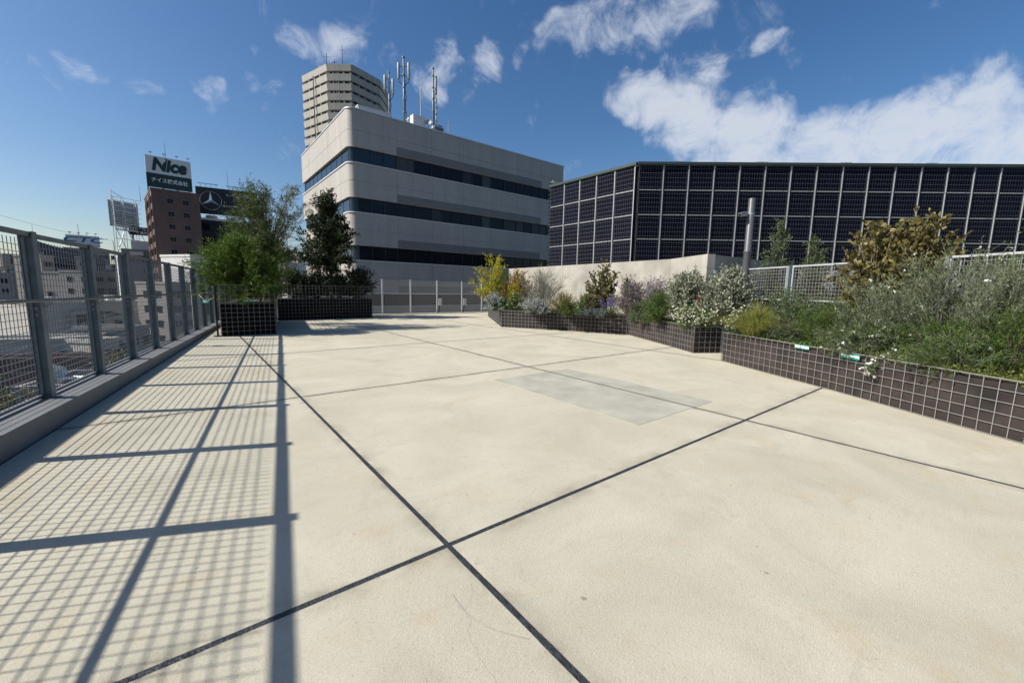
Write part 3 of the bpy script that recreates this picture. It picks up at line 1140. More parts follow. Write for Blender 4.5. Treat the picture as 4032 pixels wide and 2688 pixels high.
for k in range(26):
    z = 2.1 + .245 * k
    p = endL - dirL * .02
    MB().add([(p.x, p.y, z), (p.x - .16, p.y + .04, z + .02), (p.x - .02, p.y + .16, z + .15), (p.x, p.y, z + .18), (p.x - .06, p.y - .06, z + .08)],
             [(0, 1, 4), (1, 3, 4), (0, 4, 3), (0, 3, 2), (0, 2, 1), (1, 2, 3)]).build('louver_fin', 'roof_trim', sb)
p = endL
MB().tube([(p.x + .1, p.y, ZT + .1), (p.x + .1, p.y, ZT + .45)], .03, 6).box(p.x - .05, p.x + .25, p.y - .06, p.y + .06, ZT + .28, ZT + .36).build('roof_bracket', 'antenna_grey', sb)
for k in (2.2, 6.4, 10.6, 14.8):
    q = dirR * k
    MB().bar((q.x, q.y + .3, ZT + .1), (q.x, q.y + .3, ZT + .3), .02).bar((q.x - .3, q.y + .3, ZT + .28), (q.x + .3, q.y + .3, ZT + .28), .015).build('lightning_rod', 'antenna_grey', sb)
mp = at(3424, 640, 26)
t = thing('roof_mast', 'tiny mast standing on the roof of the solar building', 'mast', (mp.x, 26, ZT + .1))
MB().tube([(0, 0, 0), (0, 0, .62)], .03, 6).box(-.07, .07, -.05, .05, .18, .32).build('pole', 'frame_dark', t)

# ------------------------------------------------------------------ office block with rounded corner
RC = .70                                    # corner radius
OO = Vector((-12.78, 34.7)) - uB * RC
of = thing('office_block', 'pale tiled office block with a rounded corner and dark ribbon windows', 'building', (OO.x, OO.y, GROUND_Z), TH)
GZ = GROUND_Z
BAY, NB_, NBL = 3.34, 7, 4
UE = RC + BAY * NB_
VE = RC + BAY * NBL + 2.3
ZR = 15.55
# glass ranges (z low, z high); wall bands stand between them
WIN = [(11.45, 12.68), (7.56, 8.77), (3.67, 4.92), (-.16, .93)]
BANDS = [(12.68, ZR, 13.98), (8.77, 11.45, 10.09), (4.92, 7.56, 6.22), (.93, 3.67, 2.31), (-4.6, -.16, -2.2)]


def arc_piece(r0, r1, z0, z1, n=10):
    """quarter ring around the corner centre, from the left face to the front face"""
    o, i = [], []
    for k in range(n + 1):
        a = R(180 + 90 * k / n)
        o.append((RC + r1 * math.cos(a), RC + r1 * math.sin(a)))
        i.append((RC + r0 * math.cos(a), RC + r0 * math.sin(a)))
    m = MB()
    vs = [(*p, z0) for p in o] + [(*p, z1) for p in o] + [(*p, z0) for p in i] + [(*p, z1) for p in i]
    N = n + 1
    fs = []
    for k in range(n):
        fs.append((k, k + 1, N + k + 1, N + k))
        fs.append((2 * N + k + 1, 2 * N + k, 3 * N + k, 3 * N + k + 1))
        fs.append((N + k, N + k + 1, 3 * N + k + 1, 3 * N + k))
        fs.append((k + 1, k, 2 * N + k, 2 * N + k + 1))
    fs += [(0, N, 3 * N, 2 * N), (n, 2 * N + n, 3 * N + n, N + n)]
    return m.add(vs, fs)


sg = .009


def front(u0, u1, y0, y1, z0, z1, name, mat):
    return MB().box(u0, u1, y0, y1, z0 - GZ, z1 - GZ).build(name, mat, of)


for z0, z1, zm in BANDS:
    for a, b in ((z0, zm), (zm, z1)):
        for k in range(NB_):
            front(RC + BAY * k + sg, RC + BAY * (k + 1) - sg, 0, .3, a + sg, b - sg, 'wall_panel', 'office_tile')
        for k in range(NBL + 1):
            v0, v1 = RC + BAY * k + sg, min(RC + BAY * (k + 1), VE) - sg
            MB().box(0, .3, v0, v1, a + sg - GZ, b - sg - GZ).build('wall_panel', 'office_tile', of)
        arc_piece(RC - .3, RC, a + sg - GZ, b - sg - GZ).build('corner_panel', 'office_tile', of, False)
    # grey smooth strip just above each window ribbon
    if z0 > -1 and z0 not in (BANDS[-1][0],):
        front(RC + BAY * 1 + .02, RC + BAY * 6 - .02, -.025, -.003, z0 + .05, z0 + .72, 'shade_panel', 'soffit_grey')
        if z0 < 1.2:
            pass
# solid core behind the panels (joints stay recessed), split at the windows
for z0, z1, zm in BANDS:
    q = [(RC + (RC - .05) * math.cos(R(180 + 15 * k)), RC + (RC - .05) * math.sin(R(180 + 15 * k))) for k in range(7)]
    MB().prism(q + [(UE, .05), (UE, VE), (.05, VE)], z0 - GZ + .02, z1 - GZ - .02).build('wall_core', 'frame_dark' if False else 'soffit_grey', of)
MB().box(1.2, UE - .4, 1.2, VE - .4, 0, ZR - .8 - GZ).build('inner_core', 'navy_bld', of)
MB().box(.05, UE, .05, VE, 0, -4.6 - GZ).build('lower_wall', 'office_tile', of)
MB().box(UE - .1, UE + .02, .02, VE, -4.6 - GZ, ZR - GZ).build('end_wall', 'office_tile', of)
pane_mats = ['glass', 'glass', 'glass', 'glass', 'blind', 'blind', 'glass', 'curtain']
for wi, (z0, z1) in enumerate(WIN):
    for k in range(NB_):
        nn = (3, 2, 3, 3, 2, 3, 3)[k]
        for j in range(nn):
            a = RC + BAY * k + BAY * j / nn
            b = RC + BAY * k + BAY * (j + 1) / nn
            y = .20 + .02 * rnd.random()
            pm_ = pane_mats[rnd.randrange(len(pane_mats))] if k else ('glass_blue' if wi == 0 else 'glass')
            front(a + .025, b - .025, y, y + .03, z0 + .04, z1 - .04, 'pane', pm_)
            front(a - .025, a + .025, .14, .26, z0, z1, 'mullion', 'frame_dark')
    for k in range(NBL + 1):
        for j in range(2):
            a = RC + BAY * k + BAY * j / 2
            b = min(a + BAY / 2, VE)
            if a >= VE:
                continue
            MB().box(.20, .23, a + .02, b - .02, z0 + .04 - GZ, z1 - .04 - GZ).build('pane', 'glass_blue', of)
            MB().box(.18, .26, a - .02, a + .02, z0 - GZ, z1 - GZ).build('mullion', 'frame_dark', of)
    arc_piece(RC - .24, RC - .20, z0 + .04 - GZ, z1 - .04 - GZ).build('curved_pane', 'glass_blue', of)
    # white sill lip under the glass, dark drip line above
    sill = arc_piece(RC - .3, RC + .07, z0 - .02 - GZ, z0 + .07 - GZ)
    sill.box(RC, UE + .03, -.07, .3, z0 - .02 - GZ, z0 + .07 - GZ)
    sill.box(-.07, .3, RC, VE, z0 - .02 - GZ, z0 + .07 - GZ)
    sill.build('sill', 'lip_white', of)
    # interior light tubes show in a few rooms
    if wi == 1:
        for u in (1.9, 3.9):
            front(u, u + 1.3, .19, .198, z0 + .95, z0 + .985, 'light_tube', 'curtain')
cap = arc_piece(RC - .35, RC + .05, ZR - GZ, ZR + .10 - GZ)
cap.box(RC, UE + .05, -.05, .35, ZR - GZ, ZR + .10 - GZ).box(-.05, .35, RC, VE, ZR - GZ, ZR + .10 - GZ)
cap.build('roof_cap', 'galv_bright', of)
MB().box(.3, UE, .3, VE, ZR - .5 - GZ, ZR - .35 - GZ).build('roof', 'roof_grey', of)


def roof_pt(u, v, z=ZR - .35):
    p = OO + uB * u + uA * v
    return (p.x, p.y, z)


# long white louvre screen near the corner
t = thing('roof_screen', 'long low white screen on the office roof near the rounded corner', 'roof screen', roof_pt(1.4, 1.5), TH)
MB().box(0, 2.8, 0, .25, 0, 1.25).box(0, .25, .25, 6, 0, 1.25).build('panel', 'white_metal', t)
MB().box(-.06, 2.86, -.06, .31, 1.25, 1.35).box(-.06, .31, .31, 6.06, 1.25, 1.35).build('rail', 'lip_white', t)


def mast(label, u, v, htot, ant, r=.16, whole=True):
    """ant: list of (side offset, forward offset, z low, z high)"""
    t = thing('antenna_mast', label, 'antenna', roof_pt(u, v), 0, 'phone antenna masts on the office roof')
    MB().tube([(0, 0, 0), (0, 0, htot)], [r, r * .8], 10).build('pole', 'pole_green', t, True)
    MB().lathe([(r * 1.3, 0), (r * 1.3, .12), (r * .6, .16)], 10, origin=(0, 0, htot)).build('cap', 'galv_dark', t)
    k = .9
    while k < htot - .4:
        MB().lathe([(r * 1.35, 0), (r * 1.35, .12)], 10, origin=(0, 0, k)).build('collar', 'galv_dark', t)
        k += 1.05
    for sx, sy, z0, z1 in ant:
        a = MB().lathe([(.09, z0), (.115, z0 + .06), (.115, z1 - .06), (.09, z1)], 10, origin=(sx, sy, 0)).build('antenna', 'antenna_grey', t, True)
        for z in (z0 + .25, z1 - .35):
            MB().bar((0, 0, z), (sx, sy, z + .06), .045).build('bracket', 'galv_dark', a)
        MB().tube([(sx, sy, z0), (sx, sy, z0 - .2), (sx * .5, sy * .5, z0 - .36), (sx * .2, sy * .2, z0 - .5)], .03, 5).build('cable', 'black_rubber', a)
    cpts = [(r + .04 + .05 * math.sin(q * 1.7), .03, htot * .72 * q / 12) for q in range(13)]
    MB().tube(cpts, .03, 5).build('feeder_cable', 'black_rubber', t)
    return t


mast('short phone antenna mast with two grey tubes, nearest the tower', 4.69, 3.0, 5.35, [(-.34, -.05, 3.9, 5.18), (.34, .05, 3.58, 4.9)], .075)
mast('tall phone antenna mast with two grey tubes high on the roof', 5.67, 2.0, 6.55, [(-.44, -.05, 4.77, 6.15), (.44, .05, 4.77, 6.2)], .10)
mast('tall twin-pole antenna mast beside the satellite dish', 8.78, 2.4, 6.8, [(.26, .05, 4.55, 6.2)], .085)
q = roof_pt(9.11, 2.4)
t = thing('antenna_mast', 'thinner second pole of the twin antenna mast by the dish', 'antenna', (q[0], q[1], q[2]), 0, 'phone antenna masts on the office roof')
MB().tube([(0, 0, 0), (0, 0, 4.3)], .065, 8).build('pole', 'pole_green', t, True)
for z in (1.0, 2.2, 3.4):
    MB().lathe([(.09, 0), (.09, .08)], 8, origin=(0, 0, z)).build('collar', 'galv_dark', t)
t = thing('lightning_rod', 'slender pale lightning rod between the two tall antenna masts', 'rod', roof_pt(8.75, 5.0))
MB().tube([(0, 0, 0), (0, 0, 2.6), (0, 0, 6.0), (0, 0, 6.05), (0, 0, 7.2)], [.055, .05, .04, .02, .012], 6).build('shaft', 'antenna_grey', t)
# plant rooms, dish, aerial
t = thing('plant_room', 'white louvred plant box on the office roof left of the dish', 'plant room', roof_pt(6.07, 1.0), TH)
MB().box(0, 1.2, 0, 1.7, 0, 1.70).build('case', 'white_metal', t)
MB().box(-.06, 1.26, -.06, 1.76, -.0, .62).build('plinth', 'lip_white', t)
lv = MB()
for k in range(8):
    lv.box(-.03, -.002, .8, 1.6, .70 + k * .11, .77 + k * .11)
lv.build('louvre', 'galv', t)
t = thing('plant_room', 'smaller white plant box with dark grille right of the dish', 'plant room', roof_pt(8.03, .8), TH)
MB().box(0, 1.05, 0, 1.0, 0, 1.18).build('case', 'white_metal', t)
lv = MB()
for k in range(5):
    lv.box(.1, .95, -.03, -.002, .62 + k * .10, .68 + k * .10)
lv.build('grille', 'frame_dark', t)
MB().box(.5, .95, .2, .7, 1.18, 1.36).build('fan_unit', 'frame_dark', t)
t = thing('satellite_dish', 'round grey satellite dish between the two white roof boxes', 'satellite dish', roof_pt(7.42, .75), TH - .5)
dm = MB().lathe([(.02, 0), (.14, .02), (.25, .065), (.29, .10), (.30, .10), (.26, .055), (.145, .008), (.02, -.012)], 20, axis=(-.15, -1, .25), origin=(0, 0, 1.22))
dm.build('reflector', 'antenna_grey', t, True)
MB().tube([(0, .05, 0), (0, .05, 1.2)], .03, 8).build('stand', 'frame_dark', t)
MB().tube([(0, 0, 1.0), (-.04, -.26, 1.15)], .015, 5).box(-.07, -.02, -.31, -.25, 1.12, 1.20).build('feed_arm', 'antenna_grey', t)
t = thing('tv_aerial', 'thin television aerial on the office roof right of the boxes', 'aerial', roof_pt(9.79, 1.3))
a = MB().tube([(0, 0, 0), (0, 0, 2.2)], .02, 6)
a.bar((-.25, 0, 1.85), (.65, 0, 2.1), .016)
for k in range(7):
    x = -.22 + k * .13
    a.bar((x, -.2 + k * .02, 1.86 + (x + .25) * .278), (x, .2 - k * .02, 1.86 + (x + .25) * .278), .012)
a.build('rods', 'antenna_grey', t)
for u, lab in ((12.3, 'small pale vent box on the office roof, first from the aerial'), (15.6, 'small pale vent box on the office roof, second from the aerial'), (18.0, 'small pale vent box on the office roof, farthest right')):
    t = thing('roof_vent', lab, 'vent', roof_pt(u, 1.2), TH, 'vents on the office roof')
    MB().box(0, 1.0, 0, .8, 0, .58).box(-.05, 1.05, -.05, .85, .58, .63).build('case', 'white_metal', t)

# ------------------------------------------------------------------ residential tower behind
TV = [(-69.7, 142.8), (-58.25, 135.0), (-50.8, 134.8), (-45.0, 144.2), (-45.2, 156), (-52, 164), (-64, 163), (-71.5, 153)]
tc_ = Vector((-57.5, 149.5))
tw = thing('apartment_tower', 'tall brownish grey octagonal tower with stacked balcony bands', 'tower', (tc_.x, tc_.y, GROUND_Z))
P = [Vector(p) - tc_ for p in TV]
MB().prism([(p.x * .955, p.y * .955) for p in P], 0, 92.4).build('wall', 'tower_panel', tw)
bandm = MB()
n8 = len(P)
for i in range(n8):
    a, b = P[i], P[(i + 1) % n8]
    d = (b - a)
    L = d.length
    d = d / L
    nn = Vector((d.y, -d.x))
    if nn.dot((a + b) / 2) < 0:
        nn = -nn
    pieces = 2 if i in (1,) else 1
    for k in range(pieces):
        p, q = a + d * (L * k / pieces + (.08 if pieces > 1 and k else 0)), a + d * (L * (k + 1) / pieces)
        pi, qi = p - nn * .9, q - nn * .9
        # parapet leans out slightly towards its top
        po, qo = p + nn * .25, q + nn * .25
        bandm.add([(p.x, p.y, 0), (q.x, q.y, 0), (qi.x, qi.y, 0), (pi.x, pi.y, 0), (po.x, po.y, 1.85), (qo.x, qo.y, 1.85), (qi.x, qi.y, 1.85), (pi.x, pi.y, 1.85)],
                  [(3, 2, 1, 0), (4, 5, 6, 7), (0, 1, 5, 4), (1, 2, 6, 5), (2, 3, 7, 6), (3, 0, 4, 7)])
bme2 = bandm.mesh('balcony_band', 'tower_panel')
wmesh = MB().box(-.8, .8, -.06, .02, 0, .92).mesh('window', 'blind')
vmesh = MB().box(-.12, .12, -.5, .05, 0, .95).mesh('partition', 'tower_panel')
for k in range(26):
    z = 92.6 - 1.85 - 2.80 * k
    link('balcony_band', bme2, tw, (0, 0, z))
    if k < 12:
        for i in (0, 1, 2):
            a, b = P[i] * .955, P[(i + 1) % n8] * .955
            d = (b - a).normalized()
            L = (b - a).length
            rz = math.atan2(d.y, d.x)
            for f in ((.2, .5, .8) if i == 1 else (.12, .34, .58, .82)):
                c = a + d * L * f
                link('window', wmesh, tw, (c.x, c.y, z - .94), rz)
            for f in (.25, .48, .72):
                c = a + d * L * f
                link('partition', vmesh, tw, (c.x, c.y, z - .96), rz)
q = P[0] + (P[1] - P[0]) * .52
MB().tube([(q.x - .3, q.y - .6, 4), (q.x - .3, q.y - .6, 90.6)], .13, 6).build('drain_pipe', 'frame_dark', tw)
MB().box(-5, 1, -11, -4, 92.4, 94.0).build('roof_house', 'tower_panel', tw)
for x, lab, h in ((-60, 'short aerial on the tower roof, left one', 5.5), (-57.5, 'short aerial on the tower roof, middle one', 3.5), (-55, 'thin aerial on the tower roof, tallest', 8)):
    t = thing('roof_aerial', lab, 'aerial', (x, 139, 68.3), 0, 'aerials on the tower roof')
    MB().tube([(0, 0, 0), (0, 0, h)], .09, 5).bar((-.9, 0, h * .8), (.9, 0, h * .8), .08).build('rods', 'frame_dark', t)

# ------------------------------------------------------------------ city on the left


def block(name, label, corner, rz, w, d, ztop, wall, roof='roof_grey', cat='building', zb=GROUND_Z):
    t = thing(name, label, cat, (corner[0], corner[1], zb), rz)
    H = ztop - zb
    MB().box(0, w, 0, d, 0, H).build('wall', wall, t)
    m = MB()
    m.box(-.12, w + .12, -.12, .25, H, H + .5).box(-.12, w + .12, d - .25, d + .12, H, H + .5)
    m.box(-.12, .25, .25, d - .25, H, H + .5).box(w - .25, w + .12, .25, d - .25, H, H + .5)
    m.build('parapet', wall, t)
    MB().box(.25, w - .25, .25, d - .25, H, H + .05).build('roof', roof, t)
    return t, H


_wm = {}


def win_mesh(w, h, frame='frame_white', glass='glass'):
    key = (w, h, frame, glass)
    if key not in _wm:
        m = MB()
        m.box(-w / 2 + .06, w / 2 - .06, -.03, .0, .06, h - .06, 1)
        for s in (-1, 1):
            m.box(s * (w / 2 - .03) - .03, s * (w / 2 - .03) + .03, -.09, .01, 0, h)
        m.box(-w / 2 + .06, w / 2 - .06, -.09, .01, 0, .06).box(-w / 2 + .06, w / 2 - .06, -.09, .01, h - .06, h)
        m.box(-.02, .02, -.07, 0, .06, h - .06)
        m.box(-w / 2 - .1, w / 2 + .1, -.22, .01, h + .01, h + .09)
        _wm[key] = m.mesh('window', [frame, glass])
    return _wm[key]


def win_front(t, xs, zs, w, h, frame='frame_white', glass='glass'):
    me = win_mesh(w, h, frame, glass)
    for z in zs:
        for x in xs:
            link('window', me, t, (x, 0, z))


def win_side(t, ys, zs, w, h, frame='frame_white', glass='glass'):
    me = win_mesh(w, h, frame, glass)
    for z in zs:
        for y in ys:
            link('window', me, t, (0, y, z), -math.pi / 2)


# brown tiled apartment block that carries the white and green billboard
BRZ = R(45)
bc = at(593, 745, 97)
bz = bc.z
br = thing('brown_apartment_block', 'brown tiled apartment block with recessed balconies and a billboard on top', 'building', (bc.x, bc.y, GROUND_Z), BRZ)
H = bz - GZ
BW, BDp = 8.9, 18.5
MB().box(0, BW, 1.5 - 1.5, BDp, 0, H).build('wall', 'brown_tile', br) if False else None
MB().box(1.6, BW, 0, BDp, 0, H).build('wall', 'brown_tile', br)
MB().box(0, 1.6, 0, .35, 0, H).box(0, 1.6, BDp - .35, BDp, 0, H).build('side_pier', 'brown_tile', br)
for y in (3.4, 6.2, 12.0, 15.0):
    MB().box(-.12, 1.6, y - .22, y + .22, 0, H - .4).build('pier', 'brown_tile', br)
FL = 2.92
nf = int(H / FL)
for k in range(nf + 1):
    z = H - .9 - FL * k
    MB().box(0, 1.6, .35, BDp - .35, max(0, z - .35), z + .9 if k else H).build('balcony_parapet', 'brown_tile', br)
win_front(br, (3.3, 6.2), [H - 2.75 - FL * k for k in range(12)], 1.25, 1.25, 'frame_brown', 'glass')
bwm = MB().box(0, .05, -.9, .9, 0, 1.5).mesh('balcony_window', 'glass')
shutter_me = MB().box(-.01, .06, -.45, .25, 0, 1.45).mesh('shutter', 'cream_wall')  # cream shutter panel for one column of balcony windows
for k in range(1, 12):
    for y in (1.9, 4.8, 9.0, 13.5):
        o = link('balcony_window', bwm, br, (1.54, y, H - 2.0 - FL * (k - 1) - .5))
        if y in (4.8,):
            link('shutter', shutter_me, o)
MB().box(8.05, 8.12, -.03, .02, H - 4.3, H - 2.2).build('drain_slot', 'frame_dark', br)
MB().box(-.1, BW + .05, -.05, .25, H, H + .45).box(-.1, .3, .25, BDp, H, H + .45).build('roof_edge', 'brown_tile', br)

# billboard on its roof
nb = thing('roof_billboard', 'white and dark green billboard on the brown block, lettering Nice', 'billboard', (bc.x, bc.y, bz), BRZ)
SB0, SB1, SX0, SX1 = .55, 7.45, -.55, 7.65
zm = SB0 + (SB1 - SB0) * .45
MB().box(SX0, SX1, -.30, .0, zm, SB1).build('white_panel', 'sign_white', nb)
MB().box(SX0, SX1, -.30, .0, SB0, zm).build('green_panel', 'sign_green', nb)
cx = (SX0 + SX1) / 2
letters('Nice', 3.75, 'sign_green', nb, (cx, -.32, zm + 1.93), bold=.20, shear=.20, width=.86, extrude=.02)
o = letters('♥', .9, 'sign_white', nb, (cx - .98, -.36, zm + 3.0), bold=.02, extrude=.01, name='heart_mark')
letters('ナイス株式会社', 1.08, 'sign_white', nb, (cx, -.32, SB0 + 1.62), bold=.03, width=.88, extrude=.02)
fr = MB()
for x in (-.3, 2.4, 5.0, 7.3):
    fr.bar((x, .12, -.0), (x, .12, 7.2), .16).bar((x, .2, 7.0), (x, 2.9, 0), .14).bar((x, .2, 3.6), (x, 1.6, 0), .1).bar((x, 1.55, 3.6), (x, .1, 1.4), .09)
fr.bar((-.3, .12, 3.8), (7.3, .12, 3.8), .12)
fr.build('support_frame', 'galv', nb)
for x in (.4, 2.7, 5.0, 7.1):
    l = MB().bar((x, -.1, SB1), (x, -.9, SB1 + .55), .07).box(x - .3, x + .3, -1.15, -.75, SB1 + .45, SB1 + .65)
    l.build('flood_lamp', 'galv_bright', nb)
    MB().lathe([(.12, 0), (.22, .1), (.2, .25), (.05, .32)], 10, origin=(x + .2, -.55, .25)).build('lower_lamp', 'white_metal', nb)
MB().tube([(3.2, .5, 7.0), (3.2, .5, 11.2)], [.06, .02], 5).build('lightning_rod', 'frame_dark', nb)

# dark billboard with a three pointed star
mc = at(768, 732, 110)
mr_ = at(1011, 759, 117)
dv = Vector((mr_.x - mc.x, mr_.y - mc.y))
mrz = math.atan2(dv.y, dv.x)
mw = dv.length
mbz = at(778, 838.5, 110).z
db = thing('dark_office_block', 'near-black office block below the star billboard', 'building', (mc.x, mc.y, GROUND_Z), mrz)
hz = at(778, 862, 110).z - GZ
MB().box(0, mw + 2, .5, 16, 0, hz).build('wall', 'navy_bld', db)
bd = MB()
for k in range(9):
    bd.box(-.02, mw + 2.02, .44, .5, hz - 3.4 * k - 3.3, hz - 3.4 * k - 3.2)
bd.build('storey_line', 'dark_bld', db)
for k in range(8):
    for j in range(7):
        MB().box(.8 + j * 1.95, 2.5 + j * 1.95, .46, .5, hz - 3.4 * k - 2.6, hz - 3.4 * k - .9).build('window', 'glass', db)
MB().box(0, mw + 2, .5, .7, hz, hz + .5).box(1.5, 4, 3, 6, hz, hz + 1.6).box(6, 9, 3, 6, hz, hz + 1.3).build('roof_gear', 'white_metal', db)
sgn = thing('star_billboard', 'black billboard with a ringed silver star and white Japanese writing', 'billboard', (mc.x, mc.y, GROUND_Z + hz), mrz)
zb_, zt_ = mbz - GZ - hz, mc.z - GZ - hz
MB().box(0, mw, 0, .4, zb_, zt_).build('panel', 'sign_black', sgn)
fr = MB()
for x in (.6, 3.5, 6.5, 9.5, mw - .6):
    fr.bar((x, .3, 0), (x, .3, zt_ - .3), .16).bar((x, .4, zb_), (x, 3.0, 0), .13).bar((x, .3, 0), (x + 2.2, .3, zb_), .1)
fr.build('support_frame', 'galv_bright', sgn)
sc_ = at(830, 787.5, 111.7)
lc = Vector((sc_.x - mc.x, sc_.y - mc.y))
lx = lc.dot(dv.normalized())
lz = (zb_ + zt_) / 2 + .1
rs = 2.42
st = MB()
for k in range(40):
    a, b = 2 * math.pi * k / 40, 2 * math.pi * (k + 1) / 40
    vs, fs = [], []
    for t_ in (a, b):
        for rr, y in ((rs - .19, -.02), (rs - .10, -.16), (rs, -.02)):
            vs.append((lx + rr * math.cos(t_), y, lz + rr * math.sin(t_)))
    st.add(vs, [(0, 1, 4, 3), (1, 2, 5, 4)])
for k in range(3):
    a = math.pi / 2 + 2 * math.pi * k / 3
    tip = (lx + (rs - .12) * math.cos(a), -.05, lz + (rs - .12) * math.sin(a))
    e1 = (lx + .42 * math.cos(a + math.pi / 3), -.03, lz + .42 * math.sin(a + math.pi / 3))
    e2 = (lx + .42 * math.cos(a - math.pi / 3), -.03, lz + .42 * math.sin(a - math.pi / 3))
    c0 = (lx, -.30, lz)
    st.add([tip, e1, c0, e2], [(0, 1, 2), (0, 2, 3)])
st.build('star_emblem', 'silver', sgn)
letters('右折', 1.25, 'sign_white', sgn, (mw - 2.0, -.02, zt_ - 1.35), bold=.02, extrude=.015)
letters('センター出口', .72, 'sign_white', sgn, (mw - 5.0, -.02, zt_ - 1.55), bold=.01, extrude=.015)
letters('メルセデス・ベンツ', .72, 'sign_white', sgn, (lx + 5.6, -.02, zb_ + 2.35), bold=.01, extrude=.015)
bar = MB()
for x0, x1 in ((.6, 5.0), (6.6, mw - .2)):
    bar.bar((x0, -.7, zt_ + .75), (x1, -.7, zt_ + .75), .14)
    n = 4
    for k in range(n):
        x = x0 + (x1 - x0) * (k + .5) / n
        bar.bar((x, .1, zt_), (x, -.7, zt_ + .72), .07)
bar.build('lamp_rail', 'galv', sgn)
MB().tube([(mw * .52, .3, zt_), (mw * .52, .3, zt_ + 5.2)], [.06, .02], 5).build('lightning_rod', 'frame_dark', sgn)

# billboard seen from behind on its lattice frame, left of the brown block
wc = at(478, 985, 113)
wb, Hb = block('white_block', 'narrow white block, shaded front coloured grey, under the lattice billboard frame', (wc.x, wc.y), R(42), 10.5, 14, wc.z, 'grey_bld')
MB().box(-.05, .0, 0, 14, 0, Hb).build('sunlit_white_side', 'white_wall', wb)  # sun and shade put into the colour: this side white, front grey
MB().box(2.0, 9.5, 3, 11, Hb, Hb + 3.0).build('penthouse', 'white_wall', wb)
win_front(wb, (6.2,), [Hb - 3.0 - 3.0 * k for k in range(9)], 4.2, 1.3, 'frame_dark', 'glass')
win_side(wb, (3, 7, 11), [Hb - 3.0 - 3.0 * k for k in range(9)], 1.4, 1.2, 'frame_dark', 'glass')
MB().box(1.6, 4.4, -1.0, .0, Hb - 1.2, Hb - .2).build('canopy', 'white_wall', wb)
b0 = at(433, 784, 113)
b1 = at(550, 800, 120)
bv = Vector((b1.x - b0.x, b1.y - b0.y))
lat = thing('lattice_billboard', 'back of a grey billboard on a tall steel lattice frame', 'billboard', (b0.x, b0.y, wc.z - .4), math.atan2(bv.y, bv.x))
z0 = at(440, 888, 113).z - wc.z + .4
z1 = b0.z - wc.z + .4
Lw = bv.length
for k in range(14):
    zz = z0 + (z1 - z0) * k / 14
    MB().box(0, Lw, .9, 1.0, zz + .03, zz + (z1 - z0) / 14 - .03).build('board', 'galv_dark', lat)
fr = MB()
for x in (.5, 2.9, 6.0, 9.0):
    for y in (-.2, .7):
        fr.bar((x, y, 0), (x, y, z1 + .9), .15)
    for k in range(10):
        zz = z0 + (z1 - z0) * k / 10
        fr.bar((x, -.2, zz), (x, .7, zz + (z1 - z0) / 10), .09).bar((x, -.2, zz), (x, .7, zz), .09)
for k in range(6):
    zz = z0 + (z1 - z0) * k / 5
    fr.bar((0, -.2, zz), (Lw, -.2, zz), .10)
fr.bar((.5, -.2, 0), (2.9, -.2, z0), .16).bar((2.9, -.2, 0), (.5, -.2, z0), .13).bar((2.9, -.2, z0), (6.0, -.2, 0), .16).bar((6, -.2, z0), (9, -.2, 0), .16)
fr.bar((0, -.2, z0 * .52), (6, -.2, z0 * .52), .13).bar((.2, -.2, z1 + 2.6), (.2, -.2, z1 - .5), .16).bar((.2, -.2, z1 + 2.2), (3.0, -.2, z1 + .9), .1)
fr.bar((0, -.2, z1 + .85), (Lw, -.2, z1 + .85), .09)
fr.build('lattice_frame', 'galv_bright', lat)
wk = MB()
for k in range(18):
    x = Lw * k / 18 + .2
    wk.bar((x, -.6, z0 - .9), (x, -.6, z0 + .2), .10)
wk.bar((0, -.6, z0 + .2), (Lw, -.6, z0 + .2), .1).bar((0, -.6, z0 - .9), (Lw, -.6, z0 - .9), .3)
wk.build('walkway', 'galv_bright', lat)
MB().tube([(7.5, 0, z1 + .8), (7.5, 0, z1 + 5.2)], [.06, .02], 5).build('lightning_rod', 'frame_dark', lat)
ds = at(505, 891, 117)
d2 = thing('dark_sign', 'small black roof sign with white Japanese letters under the lattice billboard', 'sign', (ds.x, ds.y, at(505, 923, 117).z), R(42))
MB().box(0, 5.2, 0, .3, 0, ds.z - at(505, 923, 117).z).build('plate', 'sign_black', d2)
letters('アールエ', 1.05, 'sign_white', d2, (2.7, -.02, 1.65), bold=.02, extrude=.01)
letters('イ電気', .8, 'sign_white', d2, (2.7, -.02, .6), bold=.02, extrude=.01)
zc0 = wc.z + 2.6
MB().box(.5, 1.0, .4, .8, zc0 - ds.z - 0, 0).box(4.2, 4.7, .4, .8, zc0 - ds.z, 0).build('leg', 'galv', d2)

# blue lettered roof sign farther off
c0, c1 = at(255.4, 921.7, 150), at(391, 933, 157)
cv = Vector((c1.x - c0.x, c1.y - c0.y))
crz = math.atan2(cv.y, cv.x)
cwid = cv.length
zb_ = at(255, 966, 150).z
cblk, Hc = block('pale_office_block', 'pale distant office block under the white sign with blue letters', (c0.x - 2, c0.y + 1), crz, cwid + 3, 16, zb_ - 1.0, 'grey_bld')
win_front(cblk, (3, 6.5, 10, 13.5), [Hc - 3.2 - 3.3 * k for k in range(5)], 2.6, 1.5, 'frame_white', 'glass')
cs = thing('roof_sign', 'white roof sign with the blue letters CTC', 'sign', (c0.x, c0.y, zb_ - 1.0), crz)
hh_ = c0.z - zb_
MB().box(0, cwid, 0, .4, 1.0, 1.0 + hh_).build('plate', 'sign_white', cs)
letters('CTC', 2.6, 'sign_blue', cs, (cwid * .48, -.03, 1.0 + hh_ * .60), bold=.06, shear=.25, width=2.0, extrude=.02)
MB().box(cwid * .25, cwid * .95, -.04, -.0, 1.35, 1.43).build('thin_line', 'grey_bld', cs)
fr = MB()
